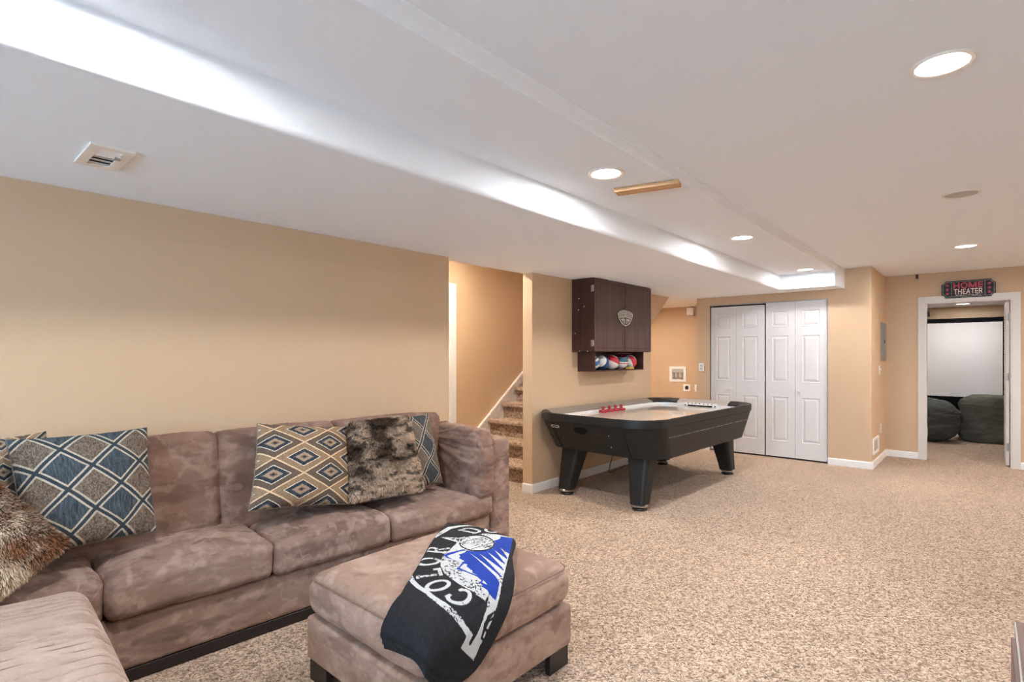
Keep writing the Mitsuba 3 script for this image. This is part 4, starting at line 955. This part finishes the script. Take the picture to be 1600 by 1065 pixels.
# ------------------------------------------------------------------ ottoman
ot = thing('ottoman', 'square taupe suede ottoman with black corner feet in front of the sofa', 'ottoman')
OX0, OX1, OY0, OY1 = 1.205, 2.005, 1.125, 1.985
oc = ((OX0 + OX1) / 2, (OY0 + OY1) / 2)
part(ot, 'base', xf(cushion(OX1 - OX0 - 0.015, OY1 - OY0 - 0.015, 0.185, 0.022, 40, 0, 0.004, 41, 0.003, 7), tr(oc[0], oc[1], 0.180)), 'suede_tan', True)
tuft = lambda p, u: -0.016 * np.exp(-(((p[:, 0] - 0.02) / 0.06) ** 2 + ((p[:, 1] + 0.03) / 0.06) ** 2)) * (u[:, 2] > 0.5)
otc = part(ot, 'cushion', xf(cushion(OX1 - OX0, OY1 - OY0, 0.182, 0.075, 70, 0.035, 0.006, 42, 0.005, 7, wr=tuft), tr(oc[0], oc[1], 0.361)), 'suede_tan', True)
sp_ = np.vstack([ring3(rrect(oc[0] * 0 + (OX1 - OX0) / 2 - 0.012, (OY1 - OY0) / 2 - 0.012, 0.07, 10), 0.0)])
rail = np.c_[sp_[:, 0] + oc[0], sp_[:, 1] + oc[1], np.full(len(sp_), 0.4335)]
part(otc, 'seam', tube(np.vstack([rail, rail[:1]]), 0.0024, 6), 'seam', True)
for sx in (-1, 1):
    for sy in (-1, 1):
        x1, y1 = oc[0] + sx * ((OX1 - OX0) / 2 - 0.022), oc[1] + sy * ((OY1 - OY0) / 2 - 0.022)
        Lp = sg.box(min(x1, x1 - sx * 0.13), min(y1, y1 - sy * 0.025), max(x1, x1 - sx * 0.13), max(y1, y1 - sy * 0.025)).union(sg.box(min(x1, x1 - sx * 0.025), min(y1, y1 - sy * 0.13), max(x1, x1 - sx * 0.025), max(y1, y1 - sy * 0.13)))
        part(ot, 'foot', extrude(Lp, 0.088, tr(0, 0, 0.001)), 'black_wood', False, 'black wooden corner foot')

# ------------------------------------------------------------------ printed blanket folded over the ottoman
PRINT = {
 'outline': [[1.248,1.897],[1.332,1.792],[1.433,1.656],[1.591,1.471],[1.651,1.382],[1.726,1.278],[1.782,1.187],[1.796,1.124],[1.802,1.079],[1.807,1.055],[1.858,1.062],[1.94,1.07],[2.02,1.088],[2.103,1.134],[2.16,1.177],[2.175,1.194],[2.21,1.264],[2.219,1.311],[2.176,1.396],[2.139,1.435],[2.08,1.493],[2.021,1.557],[2.005,1.572],[1.969,1.616],[1.824,1.763],[1.747,1.882],[1.688,1.931],[1.645,1.931],[1.568,1.925],[1.431,1.981],[1.381,1.933],[1.287,1.902],[1.254,1.884]],
 'white_bg': [[1.546,1.802],[1.563,1.871],[1.601,1.901],[1.651,1.925],[1.686,1.928],[1.831,1.741],[1.928,1.607],[1.978,1.533],[2.034,1.459],[2.018,1.416],[1.992,1.45],[2.004,1.418],[1.972,1.397],[1.932,1.391],[1.885,1.393],[1.837,1.398],[1.783,1.411],[1.727,1.44],[1.685,1.477],[1.647,1.525],[1.613,1.6],[1.569,1.682],[1.53,1.734],[1.534,1.774]],
 'blue': [[1.645,1.523],[1.644,1.567],[1.664,1.628],[1.705,1.635],[1.737,1.671],[1.737,1.734],[1.69,1.801],[1.672,1.808],[1.664,1.863],[1.64,1.892],[1.664,1.917],[1.692,1.922],[1.829,1.746],[1.822,1.745],[1.744,1.776],[1.856,1.702],[1.86,1.692],[1.761,1.722],[1.885,1.653],[1.89,1.646],[1.758,1.68],[1.92,1.608],[1.923,1.601],[1.748,1.641],[1.952,1.561],[1.954,1.555],[1.709,1.618],[1.924,1.546],[1.972,1.527],[2.018,1.463],[1.992,1.45],[1.977,1.454],[1.954,1.445],[1.95,1.453],[1.929,1.457],[1.926,1.473],[1.893,1.483],[1.814,1.473],[1.789,1.466],[1.784,1.489],[1.767,1.522],[1.702,1.516]],
 'bw1': [[1.662,1.532],[1.669,1.604],[1.682,1.632],[1.694,1.603],[1.688,1.576],[1.706,1.569],[1.714,1.552],[1.762,1.54],[1.761,1.522],[1.707,1.52]],
 'bw2': [[1.793,1.483],[1.778,1.522],[1.793,1.527],[1.801,1.513],[1.851,1.502],[1.851,1.492],[1.892,1.492],[1.845,1.485]],
 'bw3': [[1.939,1.465],[1.926,1.482],[1.958,1.473]],
 'ball_out': [[1.704,1.784],[1.716,1.77],[1.726,1.755],[1.734,1.739],[1.739,1.724],[1.742,1.709],[1.742,1.694],[1.74,1.681],[1.735,1.669],[1.729,1.658],[1.72,1.649],[1.709,1.642],[1.697,1.637],[1.683,1.635],[1.669,1.635],[1.653,1.637],[1.637,1.641],[1.621,1.648],[1.605,1.658],[1.59,1.669],[1.576,1.682],[1.563,1.697],[1.552,1.713],[1.543,1.73],[1.536,1.747],[1.533,1.764],[1.532,1.78],[1.534,1.796],[1.54,1.809],[1.548,1.82],[1.559,1.829],[1.572,1.835],[1.587,1.838],[1.604,1.837],[1.621,1.834],[1.639,1.829],[1.657,1.82],[1.674,1.81],[1.69,1.798]],
 'ball_in': [[1.701,1.78],[1.711,1.767],[1.72,1.754],[1.727,1.74],[1.731,1.726],[1.733,1.713],[1.733,1.7],[1.731,1.688],[1.726,1.677],[1.72,1.667],[1.712,1.659],[1.702,1.653],[1.69,1.648],[1.678,1.645],[1.664,1.645],[1.65,1.647],[1.636,1.651],[1.621,1.657],[1.607,1.665],[1.594,1.675],[1.581,1.686],[1.571,1.699],[1.561,1.713],[1.554,1.728],[1.549,1.743],[1.546,1.758],[1.546,1.772],[1.549,1.786],[1.554,1.798],[1.562,1.808],[1.572,1.815],[1.584,1.821],[1.598,1.824],[1.613,1.824],[1.628,1.822],[1.644,1.818],[1.66,1.811],[1.675,1.802],[1.688,1.792]],
 'band_top': [[1.413,1.68],[1.38,1.74],[1.346,1.819],[1.351,1.884],[1.385,1.947],[1.417,1.97],[1.446,1.965],[1.44,1.948],[1.407,1.926],[1.381,1.874],[1.385,1.807],[1.417,1.729],[1.451,1.647]],
 'band_left': [[1.693,1.322],[1.746,1.295],[1.796,1.284],[1.85,1.28],[1.91,1.272],[1.953,1.27],[1.977,1.272],[1.996,1.257],[1.955,1.247],[1.898,1.254],[1.845,1.262],[1.798,1.264],[1.749,1.274],[1.717,1.286]],
 'band_low': [[1.886,1.275],[1.937,1.273],[1.977,1.277],[2.008,1.287],[2.046,1.297],[2.085,1.315],[2.101,1.297],[2.111,1.295],[2.114,1.303],[2.086,1.339],[2.049,1.381],[2.019,1.419],[1.999,1.451],[2.002,1.502],[2.045,1.446],[2.05,1.401],[2.069,1.374],[2.111,1.351],[2.12,1.359],[2.142,1.343],[2.174,1.317],[2.104,1.257],[2.077,1.286],[2.024,1.266],[1.992,1.254],[1.946,1.247],[1.913,1.253]],
 'tick1': [[2.064,1.409],[2.052,1.434],[2.059,1.429],[2.063,1.413]],
 'tick2': [[2.088,1.381],[2.072,1.398],[2.071,1.415],[2.092,1.392]],
 'tick3': [[2.11,1.363],[2.093,1.375],[2.1,1.381],[2.116,1.371]],
 'tick4': [[2.128,1.343],[2.123,1.353],[2.123,1.363],[2.132,1.353]],
 'L_C': [[1.954,1.336],[1.988,1.342],[1.911,1.341]],
 'L_O': [[1.835,1.333],[1.839,1.3],[1.83,1.368]],
 'L_L': [[1.739,1.368],[1.701,1.361],[1.776,1.376]],
 'L_O2': [[1.653,1.44],[1.649,1.408],[1.657,1.474]],
 'L_R': [[1.582,1.543],[1.521,1.555],[1.633,1.529]],
 'L_A': [[1.522,1.699],[1.465,1.702],[1.572,1.685]],
 'L_D': [[1.474,1.861],[1.421,1.865],[1.524,1.846]],
 'L_O3': [[1.53,1.928],[1.496,1.94],[1.564,1.917]],
}
def o_top(x, y):
    u = np.clip((x - oc[0]) / ((OX1 - OX0) / 2), -1, 1); v = np.clip((y - oc[1]) / ((OY1 - OY0) / 2), -1, 1)
    return 0.452 + 0.035 * np.clip(np.cos(u * math.pi / 2) * np.cos(v * math.pi / 2), 1e-6, 1) ** 0.6
def drape(X_, Y_, off):
    R = 0.07; r = R + off; xe, ye = OX1 - R, OY0 + R
    def bend(e):
        e = np.maximum(e, 0); ph = np.minimum(e / r, math.pi / 2)
        return r * np.sin(ph), r * (1 - np.cos(ph)) + np.maximum(e - r * math.pi / 2, 0)
    ax, dx = bend(X_ - xe); ay, dy = bend(ye - Y_)
    return np.stack([np.minimum(X_, xe) + ax, np.maximum(Y_, ye) - ay, o_top(np.minimum(X_, OX1), np.maximum(Y_, OY0)) + off - dx - dy], -1)
def coons(nu, nv, grow=0.0):
    left = spline([(1.2485, 1.900), (1.3321, 1.792), (1.4331, 1.656), (1.570, 1.490), (1.651, 1.382), (1.7255, 1.278), (1.7816, 1.1865), (1.7959, 1.124), (1.8069, 1.052)], nv)
    right = spline([(1.688, 1.932), (1.7473, 1.882), (1.83, 1.765), (1.9694, 1.618), (2.08, 1.493), (2.1386, 1.4346), (2.185, 1.375), (2.212, 1.315), (2.205, 1.262), (2.165, 1.180)], nv)
    top = spline([(1.2485, 1.900), (1.30, 1.920), (1.40, 1.945), (1.53, 1.945), (1.62, 1.940), (1.688, 1.932)], nu)
    bot = spline([(1.8069, 1.052), (1.8581, 1.060), (1.9397, 1.070), (2.0202, 1.088), (2.1035, 1.134), (2.165, 1.180)], nu)
    u = np.linspace(0, 1, nu)[:, None, None]; v = np.linspace(0, 1, nv)[None, :, None]
    P = (1 - u) * left[None] + u * right[None] + (1 - v) * top[:, None] + v * bot[:, None] - ((1 - u) * (1 - v) * left[0] + u * (1 - v) * right[0] + (1 - u) * v * left[-1] + u * v * right[-1])
    c = P.mean((0, 1))
    return c + (P - c) * (1 + grow)
def paint(Q):
    XY = Q.reshape(-1, 2)
    n1 = meshkit.fbm(np.c_[XY * 160, XY[:, :1] * 0], 3, 3); n2 = meshkit.fbm(np.c_[XY * 14, XY[:, :1] * 0], 2, 5)
    black = np.array((0.014, 0.014, 0.016)) * (0.8 + 0.7 * n1[:, None])
    white = np.array((0.43, 0.435, 0.43)) * (0.88 + 0.24 * n1[:, None])
    blue = np.array((0.015, 0.040, 0.25)) * (0.85 + 0.3 * n1[:, None])
    col = black.copy()
    def fill(poly, c, worn=0.0):
        if not isinstance(poly, (sg.Polygon, sg.MultiPolygon)): poly = sg.Polygon(poly).buffer(0)
        i = shapely.contains_xy(poly, XY[:, 0], XY[:, 1])
        if worn: i &= ~((n1 > 0.60) & (n2 > 0.62 - worn))
        col[i] = c[i]
    W = white
    fill(PRINT['band_top'], W, 0.02); fill(PRINT['band_left'], W, 0.16); fill(PRINT['band_low'], W, 0.14)
    for k in ('tick1', 'tick2', 'tick3', 'tick4'): fill(PRINT[k], W)
    fill(PRINT['white_bg'], W, 0.12); fill(PRINT['blue'], blue)
    for k in ('bw1', 'bw2', 'bw3'): fill(PRINT[k], W)
    fill(PRINT['ball_out'], black); fill(PRINT['ball_in'], W, 0.24)
    bc = np.mean(PRINT['ball_in'], axis=0)
    for s in (-1, 1):                                     # stitching of the printed ball
        a = [(bc[0] + s * (0.030 + 0.02 * math.cos(t)), bc[1] + 0.09 * math.sin(t)) for t in np.linspace(-1.0, 1.0, 9)]
        fill(sg.LineString(a).buffer(0.002).intersection(sg.Polygon(PRINT['ball_in'])), black)
    # lettering C O L O R A D O set along the ring, tops outward
    def strokes(ch):
        o = [sg.LinearRing([(0.34 * math.cos(t), 0.5 + 0.5 * math.sin(t)) for t in np.linspace(0, 2 * math.pi, 28)[:-1]])]
        if ch == 'O': return o
        if ch == 'C': return [sg.LineString([(0.36 * math.cos(t), 0.5 + 0.5 * math.sin(t)) for t in np.radians(np.linspace(48, 312, 24))]), sg.LineString([(0.26, 0.98), (0.27, 0.70)]), sg.LineString([(0.26, 0.02), (0.27, 0.26)])]
        if ch == 'L': return [sg.LineString([(-0.18, 0), (-0.18, 1)]), sg.LineString([(-0.32, 0), (0.32, 0), (0.32, 0.26)]), sg.LineString([(-0.34, 1), (0.0, 1)])]
        if ch == 'R': return [sg.LineString([(-0.22, 0), (-0.22, 1), (0.08, 1), (0.26, 0.90), (0.28, 0.74), (0.20, 0.58), (0.05, 0.50), (-0.22, 0.50)]), sg.LineString([(0.02, 0.5), (0.32, 0), (0.42, 0)]), sg.LineString([(-0.36, 0), (-0.06, 0)]), sg.LineString([(-0.36, 1), (-0.2, 1)])]
        if ch == 'A': return [sg.LineString([(-0.34, 0), (0, 1), (0.34, 0)]), sg.LineString([(-0.2, 0.36), (0.2, 0.36)]), sg.LineString([(-0.48, 0), (-0.18, 0)]), sg.LineString([(0.18, 0), (0.48, 0)])]
        if ch == 'D': return [sg.LineString([(-0.24, 0), (-0.24, 1), (0.06, 1), (0.26, 0.84), (0.34, 0.5), (0.26, 0.16), (0.06, 0), (-0.24, 0)]), sg.LineString([(-0.38, 0), (-0.2, 0)]), sg.LineString([(-0.38, 1), (-0.2, 1)])]
    seq = [('C', (1.945, 1.338)), ('O', (1.838, 1.330)), ('L', (1.740, 1.368)), ('O', (1.653, 1.438)), ('R', (1.578, 1.545)), ('A', (1.521, 1.698)), ('D', (1.474, 1.858)), ('O', (1.535, 1.945))]
    RT = [(-1.0, 0.05), (-0.97, 0.2), (-0.84, 0.55), (-0.70, 0.72), (-0.50, 0.86), (-0.34, 0.94), (-0.06, 1.0), (0.75, 0.66)]
    for (ch, c), rt in zip(seq, RT):
        rt = np.array(rt) / np.linalg.norm(rt); up = np.array([-rt[1], rt[0]]); h = 0.088 if ch != 'D' else 0.095
        for s_ in strokes(ch):
            g = sa.translate(s_, 0, -0.5).buffer(0.085, cap_style=2, join_style=2)
            g = sa.affine_transform(g, [rt[0] * h * 1.05, up[0] * h, rt[1] * h * 1.05, up[1] * h, c[0], c[1]])
            fill(g, W, 0.03)
    return col
def sheet(Q, off, th, rim):
    nu, nv = Q.shape[:2]
    u = np.linspace(0, 1, nu)[:, None]; v = np.linspace(0, 1, nv)[None, :]
    e = np.minimum(np.minimum(u, 1 - u) * 0.5, np.minimum(v, 1 - v) * 1.0) / 0.014
    k = np.sqrt(np.clip(1 - (1 - np.clip(e, 0, 1)) ** 2, 0, 1))
    nz = (meshkit.fbm(np.concatenate([Q * 9, Q[..., :1] * 0], -1), 3, 4) - 0.5) * 0.008
    mid = off - th / 2 + nz
    top, bot = drape(Q[..., 0], Q[..., 1], mid + th / 2 * k), drape(Q[..., 0], Q[..., 1], mid - th / 2 * k)
    idx = np.arange(nu * nv).reshape(nu, nv)
    q = np.stack([idx[:-1, :-1], idx[1:, :-1], idx[1:, 1:], idx[:-1, 1:]], -1).reshape(-1, 4)
    f = np.vstack([q[:, [0, 2, 1]], q[:, [0, 3, 2]], q[:, [0, 1, 2]] + nu * nv, q[:, [0, 2, 3]] + nu * nv])
    m = trimesh.Trimesh(np.vstack([top.reshape(-1, 3), bot.reshape(-1, 3)]), f, process=False)
    return m
bk = thing('throw_blanket', 'black folded fleece throw with white COLORADO lettering and blue mountain on the ottoman', 'blanket')
Qb = coons(260, 460)
mb = sheet(Qb, 0.037, 0.013, 0)
pc_ = paint(Qb)
part(bk, 'top_layer', mb, 'blanket_print', True, 'printed top fold', color=np.vstack([pc_, np.tile([[0.014, 0.014, 0.016]], (len(pc_), 1))]))
part(bk, 'fold', sheet(coons(60, 110, 0.004) + [-0.006, -0.007], 0.0235, 0.0115, 0), 'black_fleece', True, 'black lower fold')
part(bk, 'fold', sheet(coons(60, 110, 0.000) + [-0.012, -0.013], 0.0120, 0.0105, 0), 'black_fleece', True, 'black lower fold')

# ------------------------------------------------------------------ corner of a low table at the right edge of the frame
ct = thing('coffee_table', 'corner of a low dark wooden table at the right edge of the photo', 'table')
part(ct, 'body', cbox(3.448, 1.75, 0.001, 4.25, 2.555, 0.395, 0.004), 'console_wood', 30)
part(ct, 'top', cbox(3.458, 1.76, 0.3955, 4.24, 2.560, 0.452, 0.004), 'console_wood', 30)
part(ct, 'edge_strip', cbox(3.456, 1.78, 0.437, 3.4615, 2.545, 0.4535, 0.001), 'steel', 30, 'pale edge strip')

for k in [k for k in scene if k.endswith('__reserve')]: scene.pop(k)
